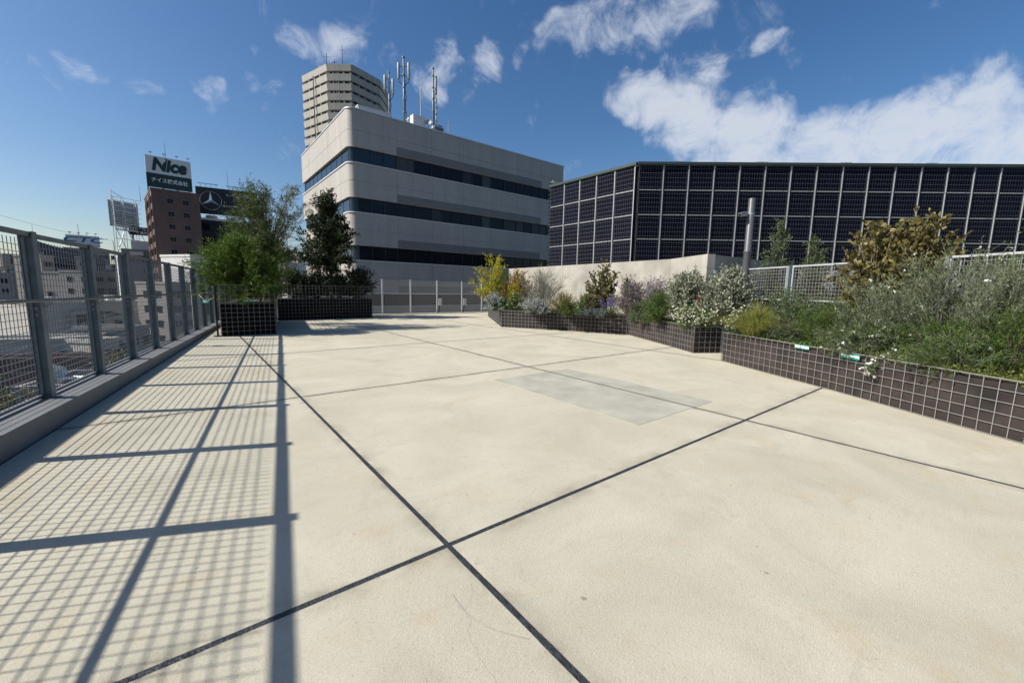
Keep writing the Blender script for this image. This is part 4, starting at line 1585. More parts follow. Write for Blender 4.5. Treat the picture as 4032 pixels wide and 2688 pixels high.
for k in range(4):
    x = cwid * (k + .5) / 4
    fr.bar((x, .3, 0), (x, .3, 1.2), .2).bar((x, 0, 1 + hh_), (x, -1.0, 1.8 + hh_), .1).box(x - .4, x + .4, -1.3, -.7, 1.75 + hh_, 1.95 + hh_)
fr.bar((cwid * .4, .3, hh_), (cwid * .4, .3, hh_ + 5.0), .12)
fr.build('frame', 'galv', cs)

# dark building with a swept roof
q0, q1 = at(128, 940, 140), at(315, 985, 150)
qv = Vector((q1.x - q0.x, q1.y - q0.y))
L = qv.length
sw = thing('swept_roof_building', 'dark purple-black building with a swept curved roofline', 'building', (q0.x, q0.y, GROUND_Z), math.atan2(qv.y, qv.x))
Hq = q0.z - GZ
n = 14
m = MB()
prof = []
for k in range(n + 1):
    f = k / n
    prof.append((L * f, Hq - (Hq - (at(315, 985, 150).z - GZ)) * (1 - (1 - f) ** 2.2)))
vs = [(x, 0, 0) for x, z in prof] + [(x, 0, z) for x, z in prof] + [(x, 14, 0) for x, z in prof] + [(x, 14, z) for x, z in prof]
N = n + 1
fs = []
for k in range(n):
    fs += [(k, k + 1, N + k + 1, N + k), (N + k, N + k + 1, 3 * N + k + 1, 3 * N + k), (2 * N + k + 1, 2 * N + k, 3 * N + k, 3 * N + k + 1)]
fs += [(0, N, 3 * N, 2 * N), (n, 2 * N + n, 3 * N + n, N + n)]
m.add(vs, fs).build('wall', 'dark_bld', sw)
for k in range(5):
    for j in range(6):
        MB().box(1.2 + j * L / 6.3, 2.9 + j * L / 6.3, -.08, .02, Hq - 9.0 - 3.3 * k, Hq - 7.4 - 3.3 * k).build('window', 'glass', sw)
MB().tube([(1.0, 3, Hq - .2), (1.0, 3, Hq + 5)], [.08, .03], 5).build('aerial', 'frame_dark', sw)


def facade(name, label, pxa, py, ya, pxb, yb, depth, wall, cols=3, pitch=3.1, ww=1.4, rows=8, first=2.6, roof='roof_grey', side=True, wh=1.25):
    """a block whose visible face runs from column pxa (at distance ya) to column pxb (at distance yb); py is its roofline"""
    a, b = at(pxa, py, ya), at(pxb, py, yb)
    d = Vector((b.x - a.x, b.y - a.y))
    w = d.length
    t, Hh = block(name, label, (a.x, a.y), math.atan2(d.y, d.x), w, depth, a.z, wall, roof)
    n = max(1, min(rows, int((Hh - 1) / pitch)))
    zs = [Hh - first - pitch * k for k in range(n)]
    if cols:
        win_front(t, [w * (k + .5) / cols for k in range(cols)], zs, ww, wh, 'frame_dark', 'glass')
    if side:
        win_side(t, (depth * .3, depth * .7), zs, 1.2, 1.2, 'frame_dark', 'glass')
    return t, Hh, w


def roof_clutter(t, H, items):
    """small gear standing on a roof: (x, y, w, d, h, material)"""
    for x, y, w, d, h, m_ in items:
        MB().box(x, x + w, y, y + d, H + .05, H + h).box(x - .05, x + w + .05, y - .05, y + d + .05, H + h, H + h + .06).build('roof_gear', m_, t)


t, Hh, w = facade('grey_tower_block', 'light grey block at the far left edge behind the fence', -150, 1075, 116, 38, 121, 9, 'grey_bld', 4, 3.0, 1.5)
roof_clutter(t, Hh, [(3, 2, 2, 2, 1.6, 'white_metal'), (8, 3, 1.5, 2, 1.0, 'galv')])
t, Hh, w = facade('grey_tower_block', 'taller grey block with a dark top floor beside the first fence post', 12, 1004, 124, 84, 128, 8, 'beige_bld', 2, 3.0, 1.5, 9)
MB().box(-.1, w + .1, -.1, .05, Hh - 2.0, Hh - .1).build('top_floor', 'dark_bld', t)
MB().box(-.6, 1.2, -.5, 3, Hh - 3.4, Hh + .3).build('corner_balcony', 'beige_bld', t)
t, Hh, w = facade('beige_block', 'beige block with a column of windows in front of the swept dark building', 160, 1010, 112, 211, 115, 8, 'beige_bld', 1, 3.1, 2.0, 7)
roof_clutter(t, Hh, [(.8, 2, 1.6, 1.6, 1.3, 'grey_bld')])
t, Hh, w = facade('white_balcony_block', 'narrow white block with little balconies beside the beige block', 211, 1076, 110, 231, 110.6, 7, 'white_wall', 0, 3.0, side=False)
for k in range(5):
    MB().box(-.1, w + .1, -.9, -.02, Hh - 3.6 - 2.9 * k, Hh - 2.5 - 2.9 * k).build('balcony', 'white_wall', t)
    MB().box(.2, w - .2, -.05, .01, Hh - 2.4 - 2.9 * k, Hh - 1.0 - 2.9 * k).build('opening', 'glass', t)
t, Hh, w = facade('grey_block', 'plain brown-grey block with few windows right of the white balconies', 231, 1076, 108, 334, 115, 9, 'beige_bld', 2, 4.4, .7, 4, 6.0, wh=.9)
t, Hh, w = facade('pale_block', 'pale block behind the slim dark tower', 346, 991, 165, 404, 170, 9, 'grey_bld', 2, 3.2, 1.8)
t, Hh, w = facade('dark_tower', 'slim dark tower between the second and third fence post', 373, 1016, 135, 412, 138, 7, 'dark_bld', 2, 3.2, .9)
t, Hh, w = facade('ochre_block', 'small ochre block right of the slim dark tower', 411, 1048, 150, 436, 152, 7, 'cream_wall', 1, 3.0, 1.4)
t, Hh, w = facade('grey_block', 'lower grey block with rows of dark openings beside the third fence post', 366, 1073, 106, 456, 112, 9, 'grey_bld', 2, 3.0, 2.0, 7, 2.4)
t, Hh, w = facade('white_strip_block', 'narrow bright white block beside the third fence post', 452, 1004, 122, 476, 119, 9, 'white_wall', 1, 3.0, .8)

# low buildings below the terrace, seen through the fence
t, Hh, w = facade('low_white_hall', 'long low off-white hall below the handrail, with ribbed stair tower and slit windows', 150, 1200, 72, 590, 88, 14, 'cream_wall', 0, roof='roof_pale', side=False)
win_front(t, (w * .80, w * .88, w * .95), [Hh - 3.6], .35, 1.5, 'frame_dark', 'glass')
win_front(t, (w * .66,), [Hh - 4.4], 1.2, .9, 'frame_dark', 'glass')
MB().box(w * .24, w * .49, -1.6, -.02, 0, Hh - 1.2).build('stair_tower', 'cream_wall', t)
rb = MB()
for k in range(10):
    x = w * .36 + k * w * .0125
    rb.box(x, x + .09, -1.75, -1.6, 0, Hh - 1.25)
rb.build('wall_rib', 'grey_bld', t)
MB().box(w * .24, w * .34, -1.72, -1.6, Hh - 4.2, Hh - 1.9).build('dark_opening', 'frame_dark', t)
MB().add([(w * .52, -.02, Hh - 1.6), (w * .60, -.02, Hh - 1.6), (w * .68, -1.2, Hh - 2.4), (w * .60, -1.2, Hh - 2.4)], [(0, 1, 2, 3), (3, 2, 1, 0)]).build('awning', 'galv_dark', t)
lw = MB()
for k in range(13):
    x = w * .80 + k * w * .015
    lw.box(x, x + .12, -.14, -.02, Hh - 8.6, Hh - 6.3)
lw.build('slat_screen', 'frame_white', t)
MB().box(w * .79, w, -.05, -.0, Hh - 8.7, Hh - 6.2).build('slat_back', 'frame_dark', t)
roof_clutter(t, Hh, [(w * .1, 4, 2, 2, 1.2, 'white_metal'), (w * .3, 5, 3, 2, .9, 'galv'), (w * .7, 4, 1.2, 1.2, 1.4, 'white_metal')])
t, Hh, w = facade('low_flat_roof_building', 'low flat-roofed grey building with a dark window ribbon below the fence', -120, 1352, 49, 352, 53.5, 4.5, 'cream_wall', 0, roof='roof_pale', side=False)
win_front(t, [w * (.14 + .105 * k) for k in range(6)], [Hh - 2.7], 1.7, 1.15, 'frame_dark', 'glass')
win_front(t, (w * .86,), [Hh - 2.9], .5, 1.3, 'frame_dark', 'glass')
MB().tube([(0, -.15, Hh + .35), (w * .3, -.25, Hh + .45), (w * .7, -.2, Hh + .38), (w, -.1, Hh + .6)], .12, 6).build('roof_pipe', 'white_metal', t)
t, Hh, w = facade('maroon_low_building', 'low dark maroon wall in front of the flat-roofed building', -120, 1432, 44, 352, 47, 3.5, 'maroon_wall', 0, roof='roof_pale', side=False)
t, Hh, w = facade('near_rooftop', 'pale rooftop just below the fence, carrying a dish and vents', 60, 1548, 30, 365, 31.5, 6.5, 'grey_bld', 0, roof='roof_pale', side=False)
nrz = at(60, 1548, 30).z + .05
roof_clutter(t, Hh, [(1.2, 2.2, .9, .7, .5, 'galv'), (3.4, 4.4, 1.6, .5, .35, 'galv_dark'), (2.4, 1.0, .5, .5, .6, 'frame_dark')])
pp_ = MB()
for k in range(4):
    pp_.tube([(.5 + k * .4, 5.2 - k * .3, Hh + .2), (4.6, 4.2 - k * .4, Hh + .2), (4.8, 1.0, Hh + .22)], .06, 5)
pp_.build('roof_pipe', 'galv', t)
for k, (px, py, Y, lab) in enumerate(((232, 1500, 33, 'grey satellite dish on the near rooftop seen through the fence'), (196, 1490, 34.5, 'second smaller white dish beside the satellite dish'))):
    p = at(px, py, Y)
    t = thing('satellite_dish', lab, 'satellite dish', (p.x, p.y, nrz), R(30 + 40 * k))
    rr = .52 if k == 0 else .38
    MB().lathe([(.05, 0), (rr * .5, .05), (rr * .85, .16), (rr, .24), (rr + .02, .24), (rr * .86, .13), (rr * .5, .02), (.05, -.03)], 18, axis=(.3, -1, .3), origin=(0, 0, .95)).build('reflector', 'galv_bright' if k == 0 else 'white_metal', t, True)
    MB().tube([(0, .05, 0), (0, .05, .95)], .05, 8).bar((-.5, 0, .04), (.5, 0, .04), .08).bar((0, -.5, .04), (0, .5, .04), .08).build('stand', 'frame_dark', t)
p = at(262, 1525, 31.8)
t = thing('rooftop_vent', 'dark mushroom vent on the near rooftop', 'vent', (p.x, p.y, nrz))
MB().lathe([(.2, 0), (.2, .3), (.42, .33), (.36, .5), (.1, .6)], 12).build('cowl', 'frame_dark', t)
t, Hh, w = facade('small_cream_house', 'small cream house with a row of windows below the third fence bay', 372, 1352, 52, 470, 55, 7, 'cream_wall', 3, 3.0, 1.0, 2, 2.4, 'roof_pale')
t, Hh, w = facade('small_grey_house', 'small grey house below the fence right of the cream one', 505, 1300, 58, 590, 62, 7, 'grey_bld', 2, 3.0, 1.2, 2, 2.4, 'roof_pale')
t, Hh, w = facade('stone_block', 'brown-grey block with pale windows right of the brown apartments', 660, 1120, 80, 748, 84, 9, 'beige_bld', 3, 2.9, 1.2, 7)
t, Hh, w = facade('clapboard_block', 'pale grey ribbed block between brown apartments and green shrub', 748, 1010, 92, 880, 99, 10, 'white_wall', 0, side=False)
rb = MB()
for k in range(24):
    rb.box(-.02, w + .02, -.08, 0, Hh - .6 - k * .9, Hh - .54 - k * .9)
rb.build('ledge', 'grey_bld', t)
MB().box(w * .3, w * .55, -.06, .01, Hh - 13, Hh - 9.5).box(w * .68, w * .9, -.06, .01, Hh - 13, Hh - 9.5).build('window', 'blind', t)
c = at(60, 1004, 128)
t = thing('roof_tank', 'round pale water tank on the taller grey block', 'tank', (c.x, c.y + 3, at(12, 1004, 124).z))
MB().lathe([(1.2, 0), (1.2, 2.2), (.8, 2.5), (.2, 2.6)], 16).build('vessel', 'white_metal', t, True)
MB().bar((1.25, 0, 0), (1.25, 0, 2.3), .1).build('ladder', 'galv', t)
c = at(1125, 1042, 82)
t, Hh = block('pink_white_building', 'small pinkish white building seen between the two planted trees', (c.x, c.y), R(35), 12, 9, c.z, 'white_wall', 'roof_pale')
win_front(t, (1.6, 5.0, 8.4), [Hh - 2.6 - 3 * k for k in range(3)], 1.6, 1.4, 'frame_dark', 'glass')
q = at(1172, 1030, 86)
t = thing('roof_tank', 'square cream water tank on the pinkish white building', 'tank', (q.x, q.y, c.z))
MB().box(-1.1, 1.1, -1.1, 1.1, .4, 2.0).box(-1.2, 1.2, -1.2, 1.2, 2.0, 2.1).build('vessel', 'cream_wall', t)
MB().box(-1.0, -.8, -1, 1, 0, .4).box(.8, 1.0, -1, 1, 0, .4).build('leg', 'galv', t)
q = at(1136, 1040, 83)
t = thing('roof_aerial', 'thin dark aerial mast on the pinkish white building', 'aerial', (q.x, q.y, c.z))
MB().tube([(0, 0, 0), (0, 0, 5.0)], [.07, .03], 5).bar((-.6, 0, 4.4), (1.6, 0, 4.9), .05).build('rods', 'frame_dark', t)

# distant skyline, each block on its own
far_labels = ['far hazy block, first of the skyline row from the left', 'far hazy block, second of the skyline row', 'far hazy block, third of the skyline row', 'far hazy block, fourth of the skyline row',
              'far hazy block, fifth of the skyline row', 'far hazy block, sixth of the skyline row', 'far hazy block, seventh of the skyline row', 'far hazy block, last of the skyline row before the tower']
for k, (px, py, Y) in enumerate(((-150, 1060, 210), (95, 1055, 230), (300, 1060, 240), (420, 1045, 230), (475, 1040, 250), (1010, 1060, 230), (1090, 1075, 240), (1180, 1068, 220))):
    c = at(px, py, Y)
    t, Hh = block('skyline_block', far_labels[k], (c.x, c.y), R(40 + 3 * (k % 3)), 15 + 4 * (k % 3), 14, c.z, ('grey_bld', 'beige_bld', 'white_wall')[k % 3])
    tag(t, group='skyline blocks in the distance')
    win_front(t, (3, 7, 11), [Hh - 3.2 - 3.3 * j for j in range(4)], 2.2, 1.4, 'frame_dark', 'glass')

# street lamp head and slack cable over the street
a0, a1 = at(-120, 812, 60), at(452, 948, 96)
m = MB()
m.tube([a0.lerp(a1, k / 20) - Vector((0, 0, 2.2 * 4 * (k / 20) * (1 - k / 20) * .25)) for k in range(21)], .018, 4, caps=False)
tag(m.build('overhead_cable', 'frame_dark'), 'thin dark cable crossing the sky above the left fence', 'cable')
q = at(452, 1000, 96)
t = thing('street_lamp', 'slim street lamp at the end of the cable by the lattice frame', 'lamp', (q.x, q.y, GROUND_Z))
zt_ = at(452, 948, 96).z - GZ
MB().tube([(0, 0, 0), (0, 0, zt_ - .5), (-.2, 0, zt_ - .05), (-1.5, 0, zt_ + .3)], [.12, .08, .06, .05], 6).build('pole', 'galv', t)
MB().box(-2.4, -1.4, -.15, .15, zt_ + .22, zt_ + .38).build('head', 'galv_bright', t)

# ------------------------------------------------------------------ vegetation


def leaf_mesh(name, P, D, L, W, mats, fold=.25, midx=None, curl=0.0):
    """P base points, D unit directions, L lengths, W widths: one folded four-cornered leaf each"""
    n = len(P)
    rv = npr.normal(size=(n, 3))
    S = np.cross(D, rv)
    S /= (np.linalg.norm(S, axis=1, keepdims=True) + 1e-9)
    U = np.cross(S, D)
    L = np.asarray(L).reshape(-1, 1)
    W = np.asarray(W).reshape(-1, 1)
    mid = P + D * L * .48
    V = np.empty((n, 4, 3))
    V[:, 0] = P
    V[:, 1] = mid + S * W * .5 + U * W * fold
    V[:, 2] = P + D * L - U * L * curl
    V[:, 3] = mid - S * W * .5 + U * W * fold
    me = bpy.data.meshes.new(name)
    me.vertices.add(n * 4)
    me.vertices.foreach_set('co', V.reshape(-1))
    me.loops.add(n * 4)
    me.loops.foreach_set('vertex_index', np.arange(n * 4, dtype=np.int32))
    me.polygons.add(n)
    me.polygons.foreach_set('loop_start', np.arange(0, n * 4, 4, dtype=np.int32))
    for m in (mats if isinstance(mats, (list, tuple)) else [mats]):
        me.materials.append(MATS[m])
    if midx is not None:
        me.polygons.foreach_set('material_index', np.asarray(midx, dtype=np.int32))
    me.update(calc_edges=True)
    me.validate()
    return me


def rand_dirs(n, up=0.0):
    v = npr.normal(size=(n, 3))
    v[:, 2] += up
    return v / np.linalg.norm(v, axis=1, keepdims=True)


def unit(v):
    return v / (np.linalg.norm(v, axis=-1, keepdims=True) + 1e-9)


def bezier(a, b, c, t):
    t = t[..., None]
    return a * (1 - t) ** 2 + 2 * b * t * (1 - t) + c * t ** 2


PLANTS = []


def plant(name, label, cat, base, h, r, leaf, stems=40, twigs=7, per=6, tw=.25, L=.06, W=.02, wild=.9, lean=(0, 0), prof=None, ry=1.0,
          droop=0.0, z_lo=.35, start=.10, bark='bark', sr=.008, flowers=None, trunk=None, up=.25, twig_wood=False, t_lo=.35, group=None, curl=0.0, fold=.25, jit=.12):
    """a plant: stems fan out from the base, twigs leave the stems, leaves leave the twigs"""
    t = thing(name, label, cat, base, 0, group)
    zf = npr.uniform(z_lo, 1, stems)
    az = npr.uniform(0, 2 * math.pi, stems)
    rho = np.sqrt(npr.uniform(.02, 1, stems))
    if prof is None:
        pr = np.sqrt(np.clip(1 - ((zf - .45) / .56) ** 2, .02, 1))
    else:
        pr = np.interp(zf, [p[0] for p in prof], [p[1] for p in prof])
    tip = np.stack([np.cos(az) * rho * r * pr + lean[0] * zf, np.sin(az) * rho * r * pr * ry + lean[1] * zf, zf * h], 1)
    tip += npr.normal(size=tip.shape) * jit * r * np.array([1, 1, .5])
    if trunk is None:
        a = tip * np.array([start, start, 0])
        ctrl = tip * np.array([.45, .45, .70 + droop])
        tube_from = None
    else:
        th, tr_, tx, ty = trunk            # height, radius, top offset
        fz = np.clip(zf * .75 * npr.uniform(.55, 1.0, stems), .12, 1) * th / max(th, 1e-6)
        f = np.clip(npr.uniform(.35, 1, stems) * zf ** .6, .2, 1)
        a = np.stack([tx * f, ty * f, th * f], 1)
        ctrl = a * .5 + tip * .5 + np.array([0, 0, .10 * h])
    # wood
    wood = MB()
    ts = np.linspace(0, 1, 6)
    for i in range(stems):
        pts = [Vector(bezier(a[i], ctrl[i], tip[i], np.array(q))) for q in ts]
        wood.tube(pts, [sr * (1.15 - .95 * q) for q in ts], 4, caps=False)
    if trunk is not None:
        n = 8
        tp = []
        for k in range(n + 1):
            f = k / n
            tp.append((tx * f + .05 * math.sin(f * 7) * r * .3, ty * f + .04 * math.cos(f * 5) * r * .3, th * f))
        wood.tube(tp, [tr_ * (1.2 - .85 * k / n) for k in range(n + 1)], 9)
    # twigs
    S = stems * twigs
    si = np.repeat(np.arange(stems), twigs)
    tt = npr.uniform(t_lo, 1.0, S) ** .8
    O = bezier(a[si], ctrl[si], tip[si], tt)
    tan = unit(bezier(a[si], ctrl[si], tip[si], np.minimum(tt + .05, 1.05)) - O)
    D = unit(tan * 1.0 + rand_dirs(S) * wild + np.array([0, 0, up - droop]))
    TL = tw * npr.uniform(.45, 1.15, S)
    if twig_wood:
        for i in range(S):
            p = Vector(O[i])
            q = p + Vector(D[i]) * TL[i]
            wood.bar(p, q, sr * .45, sr * .45, caps=False)
    wood.build('trunk' if trunk is not None else 'stems', bark, t)
    # leaves
    N = S * per
    ti = np.repeat(np.arange(S), per)
    lt = npr.uniform(.05, 1, N)
    P0 = O[ti] + D[ti] * (TL[ti] * lt)[:, None]
    P0[:, 2] -= droop * .35 * TL[ti] * lt ** 2
    LD = unit(D[ti] * .75 + rand_dirs(N) * .85 + np.array([0, 0, up * .6 - droop]))
    me = leaf_mesh('foliage', P0, LD, L * npr.uniform(.6, 1.25, N), W * npr.uniform(.65, 1.2, N), leaf, fold, None, curl)
    tag(link('crown' if trunk is not None else 'foliage', me, t), kind='stuff')
    if flowers:
        fm, fn, fs, fz = flowers           # material, how many, size, lowest relative height
        E = O + D * TL[:, None]
        E = E[E[:, 2] > fz * h]
        E = E[npr.choice(len(E), min(fn, len(E)), replace=False)]
        k = 5
        B = np.repeat(E, k, 0) + npr.normal(size=(len(E) * k, 3)) * fs * .25
        FD_ = unit(rand_dirs(len(B)) + np.array([-.35, -.45, .6]))
        fme = leaf_mesh('flowers', B, FD_, np.full(len(B), fs), np.full(len(B), fs * .75), fm, .1)
        tag(link('flowers', fme, t), kind='stuff')
    PLANTS.append((name, N))
    return t


def spot(px0, px1, pytop, Y, zb):
    """base point, height and half width of a plant that fills this piece of the frame at distance Y"""
    c = at((px0 + px1) / 2, pytop, Y)
    r = abs(at(px1, pytop, Y).x - at(px0, pytop, Y).x) / 2
    return (c.x, Y, zb), c.z - zb, r


def grassy(name, label, base, h, r, mat, n, w=.004, bend=.5, cat='grass', flat=.25, lean=(0, 0)):
    """a tussock: long blades that arch outwards"""
    t = thing(name, label, cat, base)
    az = npr.uniform(0, 2 * math.pi, n)
    q = npr.uniform(.05, 1, n)
    m = MB()
    k = 5
    vs, fs = [], []
    for i in range(n):
        d = Vector((math.cos(az[i]), math.sin(az[i]), 0))
        s = Vector((-d.y, d.x, 0))
        hh = h * npr.uniform(.6, 1.05)
        out = r * q[i]
        o = d * r * flat * q[i]
        b = len(vs)
        for j in range(k):
            f = j / (k - 1)
            p = o + d * (out * f ** 1.7) + Vector((lean[0] * f * f, lean[1] * f * f, hh * (f - bend * q[i] * f ** 2.6)))
            ww = w * (1 - f * .9)
            vs += [p - s * ww, p + s * ww]
        for j in range(k - 1):
            fs.append((b + 2 * j, b + 2 * j + 1, b + 2 * j + 3, b + 2 * j + 2))
    m.add(vs, fs)
    tag(m.build('blades', mat, t), kind='stuff')
    MB().lathe([(r * .3, -.02), (r * .24, .03), (.02, .05)], 10).build('tuft_base', 'soil', t)
    return t


SZ = .655          # soil level of the right planters
G1, G2 = 'shrubs in the right planters', 'shrubs in the tall left planters'

# ---- left planters: feathery shrub, tall wispy tree, dark tree and dark underplanting
b, h, r = spot(770, 1140, 960, 13.35, .98)
plant('feathery_shrub', 'bright green feathery shrub spilling over the tall planter beside the fence', 'shrub', (b[0] - .05, b[1], .98), h, 1.42, 'lf_feather', 170, 18, 12, .46, .13, .019, .70,
      prof=[(.0, .9), (.3, 1.0), (.6, .85), (.85, .55), (1, .2)], ry=.75, droop=.10, z_lo=.12, sr=.008, up=.35, bark='bark_pale', lean=(-.12, 0))
b, h, r = spot(890, 1100, 735, 14.6, .98)
plant('wispy_tree', 'tall yellow-green wispy tree rising behind the feathery shrub', 'tree', (b[0], b[1], .98), h, .95, 'lf_feather_dim', 74, 16, 13, .50, .115, .020, .75,
      trunk=(2.4, .045, .10, .1), prof=[(.2, .55), (.45, 1.0), (.62, .95), (.8, .6), (1, .4)], ry=.9, droop=.10, z_lo=.30, sr=.014, up=.30, bark='bark_pale', lean=(-.05, 0))
b, h, r = spot(1000, 1190, 728, 15.6, .98)
plant('wispy_tree', 'grey-green wispy tree whose bare branches reach right against the sky', 'tree', (b[0] - .75, b[1], .98), h - .05, 1.15, 'lf_grey_green', 56, 13, 13, .36, .125, .022, .8,
      trunk=(2.2, .05, .25, 0), prof=[(.2, .35), (.5, .9), (.8, 1.0), (1, .9)], ry=.8, droop=.06, z_lo=.30, sr=.018, up=.28, bark='bark_pale', lean=(1.05, 0))
b, h, r = spot(1000, 1150, 930, 16.6, .98)
plant('grey_shrub', 'greyish feathery shrub between the wispy trees and the dark tree', 'shrub', (b[0] - .1, b[1], .98), h, .85, 'lf_grey_green', 60, 14, 12, .36, .10, .017, .8, droop=.06, z_lo=.2, sr=.008, up=.3)
b, h, r = spot(1190, 1395, 770, 20.8, .97)
dk = at(1306, 1120, 20.8)
plant('dark_tree', 'dark broad-leaved evergreen tree with a forked trunk before the office block', 'tree', (dk.x, 20.8, .97), h, 1.42, 'lf_dark', 130, 20, 11, .42, .12, .06, .95,
      trunk=(3.2, .075, -.12, .1), prof=[(.18, .45), (.34, 1.0), (.5, 1.08), (.66, .95), (.8, .5), (.92, .2), (1, .06)], ry=.95, z_lo=.24, sr=.016, up=.2, bark='bark', lean=(-.12, 0))
for px0, px1, py, Y, lab, mt in ((1090, 1220, 1065, 19.4, 'dark low shrub left of the dark tree trunk', 'lf_dark'), (1170, 1320, 1080, 20.0, 'dark low shrub at the foot of the dark tree', 'lf_dark'),
                                 (1330, 1480, 1068, 21.1, 'dark spiky shrub at the right end of the back planter', 'lf_dark'), (1280, 1390, 1090, 21.6, 'dark low shrub hidden behind the tree trunk', 'lf_mid')):
    b, h, r = spot(px0, px1, py, Y, .97)
    plant('dark_shrub', lab, 'shrub', b, h, r * 1.02, mt, 60, 14, 10, .32, .11, .040, .9, z_lo=.15, sr=.007, up=.25, group=G2, twig_wood=True)

# ---- far right planter
SP = [
    # name, label, px0, px1, pytop, Y, leaf, stems, twigs, per, twig, L, W, extra
    ('golden_shrub', 'tall golden-yellow shrub with arching tips at the far end of the planter', 1900, 2015, 1005, 19.2, 'lf_yellow', 44, 15, 9, .34, .065, .030, dict(lean=(-.35, 0), z_lo=.12, jit=.22)),
    ('dark_green_shrub', 'fine dark green shrub beside the golden shrub', 1940, 2030, 1060, 18.9, 'lf_mid', 46, 13, 9, .30, .05, .010, dict(z_lo=.1)),
    ('orange_shrub', 'orange and yellow leaved shrub against the concrete wall', 1985, 2100, 1072, 18.6, 'lf_orange', 50, 13, 9, .28, .065, .034, dict(z_lo=.2)),
    ('silver_shrub', 'silver-white leaved mound at the far left planter corner', 1912, 1982, 1158, 17.6, 'lf_silver', 46, 10, 8, .16, .055, .024, dict(z_lo=.05)),
    ('low_green_shrub', 'low dark green clump next to the silver corner mound', 1950, 2010, 1172, 17.4, 'lf_mid', 30, 9, 8, .16, .05, .014, dict(z_lo=.05)),
    ('flowering_shrub', 'small green clump dotted with white flowers left of the silver mounds', 2000, 2055, 1160, 17.1, 'lf_mid', 30, 9, 8, .16, .05, .016, dict(z_lo=.05, flowers=('petal_white', 40, .035, .2))),
    ('yellow_shrub', 'little yellow-leaved shrub below the orange one', 2000, 2055, 1105, 18.0, 'lf_yellow', 22, 9, 7, .2, .05, .02, dict(z_lo=.2)),
    ('twiggy_shrub', 'bare brown-grey twiggy shrub in front of the concrete wall', 2045, 2215, 1060, 17.2, 'lf_twiggy', 90, 13, 5, .34, .035, .012, dict(z_lo=.2, twig_wood=True, bark='twig_grey', sr=.007)),
    ('silver_mound', 'larger silver-white mound on the planter edge', 2058, 2150, 1172, 16.3, 'lf_silver', 54, 10, 8, .15, .05, .018, dict(z_lo=.05)),
    ('silver_mound', 'smaller silver-white mound right of the larger one', 2118, 2168, 1196, 15.95, 'lf_silver', 36, 8, 8, .10, .045, .016, dict(z_lo=.05)),
    ('rust_shrub', 'rusty yellow-green heather-like clump in the middle of the planter', 2165, 2285, 1165, 15.95, 'lf_rust', 80, 11, 8, .20, .05, .008, dict(z_lo=.1, up=.7, wild=.45)),
    ('green_mound', 'fresh green low mound in front of the rusty clump', 2195, 2290, 1195, 15.6, 'lf_mid', 50, 9, 8, .14, .04, .016, dict(z_lo=.05)),
    ('broadleaf_shrub', 'upright olive-brown broad-leaved shrub standing against the concrete wall', 2310, 2440, 1036, 15.9, 'lf_olive', 34, 11, 7, .26, .095, .062, dict(z_lo=.15, prof=[(0, .4), (.3, .8), (.55, 1), (.75, .75), (1, .45)])),
    ('olive_shrub', 'olive green shrub at the foot of the broad-leaved one', 2285, 2360, 1165, 15.6, 'lf_olive', 34, 9, 8, .2, .06, .03, dict(z_lo=.1)),
    ('bluegrey_shrub', 'low blue-grey clump on the planter edge near the teal sign', 2280, 2400, 1215, 15.2, 'lf_bluegrey', 44, 9, 7, .15, .04, .012, dict(z_lo=.05)),
    ('violet_flowers', 'small patch of violet flowers left of the purple bush', 2372, 2440, 1168, 15.2, 'lf_mid', 36, 8, 6, .16, .04, .012, dict(z_lo=.1, flowers=('lf_violet', 160, .035, .5))),
    ('purple_bush', 'purple flowering bush in the bend of the planter', 2440, 2560, 1120, 14.2, 'lf_twiggy', 80, 12, 7, .26, .040, .016, dict(z_lo=.15, flowers=('lf_purple', 260, .045, .3), twig_wood=True, bark='twig_grey', sr=.005)),
    ('darkleaf_shrub', 'dark grey-blue shrub between the olive shrub and the purple bush', 2445, 2505, 1095, 14.9, 'lf_dark', 30, 9, 7, .22, .06, .024, dict(z_lo=.2)),  # shrub in the dark leaf colour
    ('purple_asters', 'tall wispy purple asters beside the silver-leaved shrub', 2530, 2640, 1100, 13.4, 'lf_twiggy', 70, 9, 3, .28, .035, .010, dict(z_lo=.4, flowers=('lf_purple', 170, .04, .55), twig_wood=True, bark='twig_grey', sr=.005)),
]
for nm, lab, a, b_, py, Y, lf, st, tg, pe, tw_, L_, W_, ex in SP:
    b, h, r = spot(a, b_, py, Y, SZ)
    plant(nm, lab, 'flowers' if 'flowers' in nm or 'asters' in nm else 'shrub', b, h, r * 1.22, lf, int(st * 1.35), tg, pe + 2, tw_, L_, W_, group=G1, **ex)
b, h, r = spot(2255, 2330, 1130, 15.4, SZ)
grassy('strap_leaf_plant', 'clump of long green strap leaves arching beside the broad-leaved shrub', b, h * 1.15, .55, 'lf_mid', 60, .012, .55, 'plant')

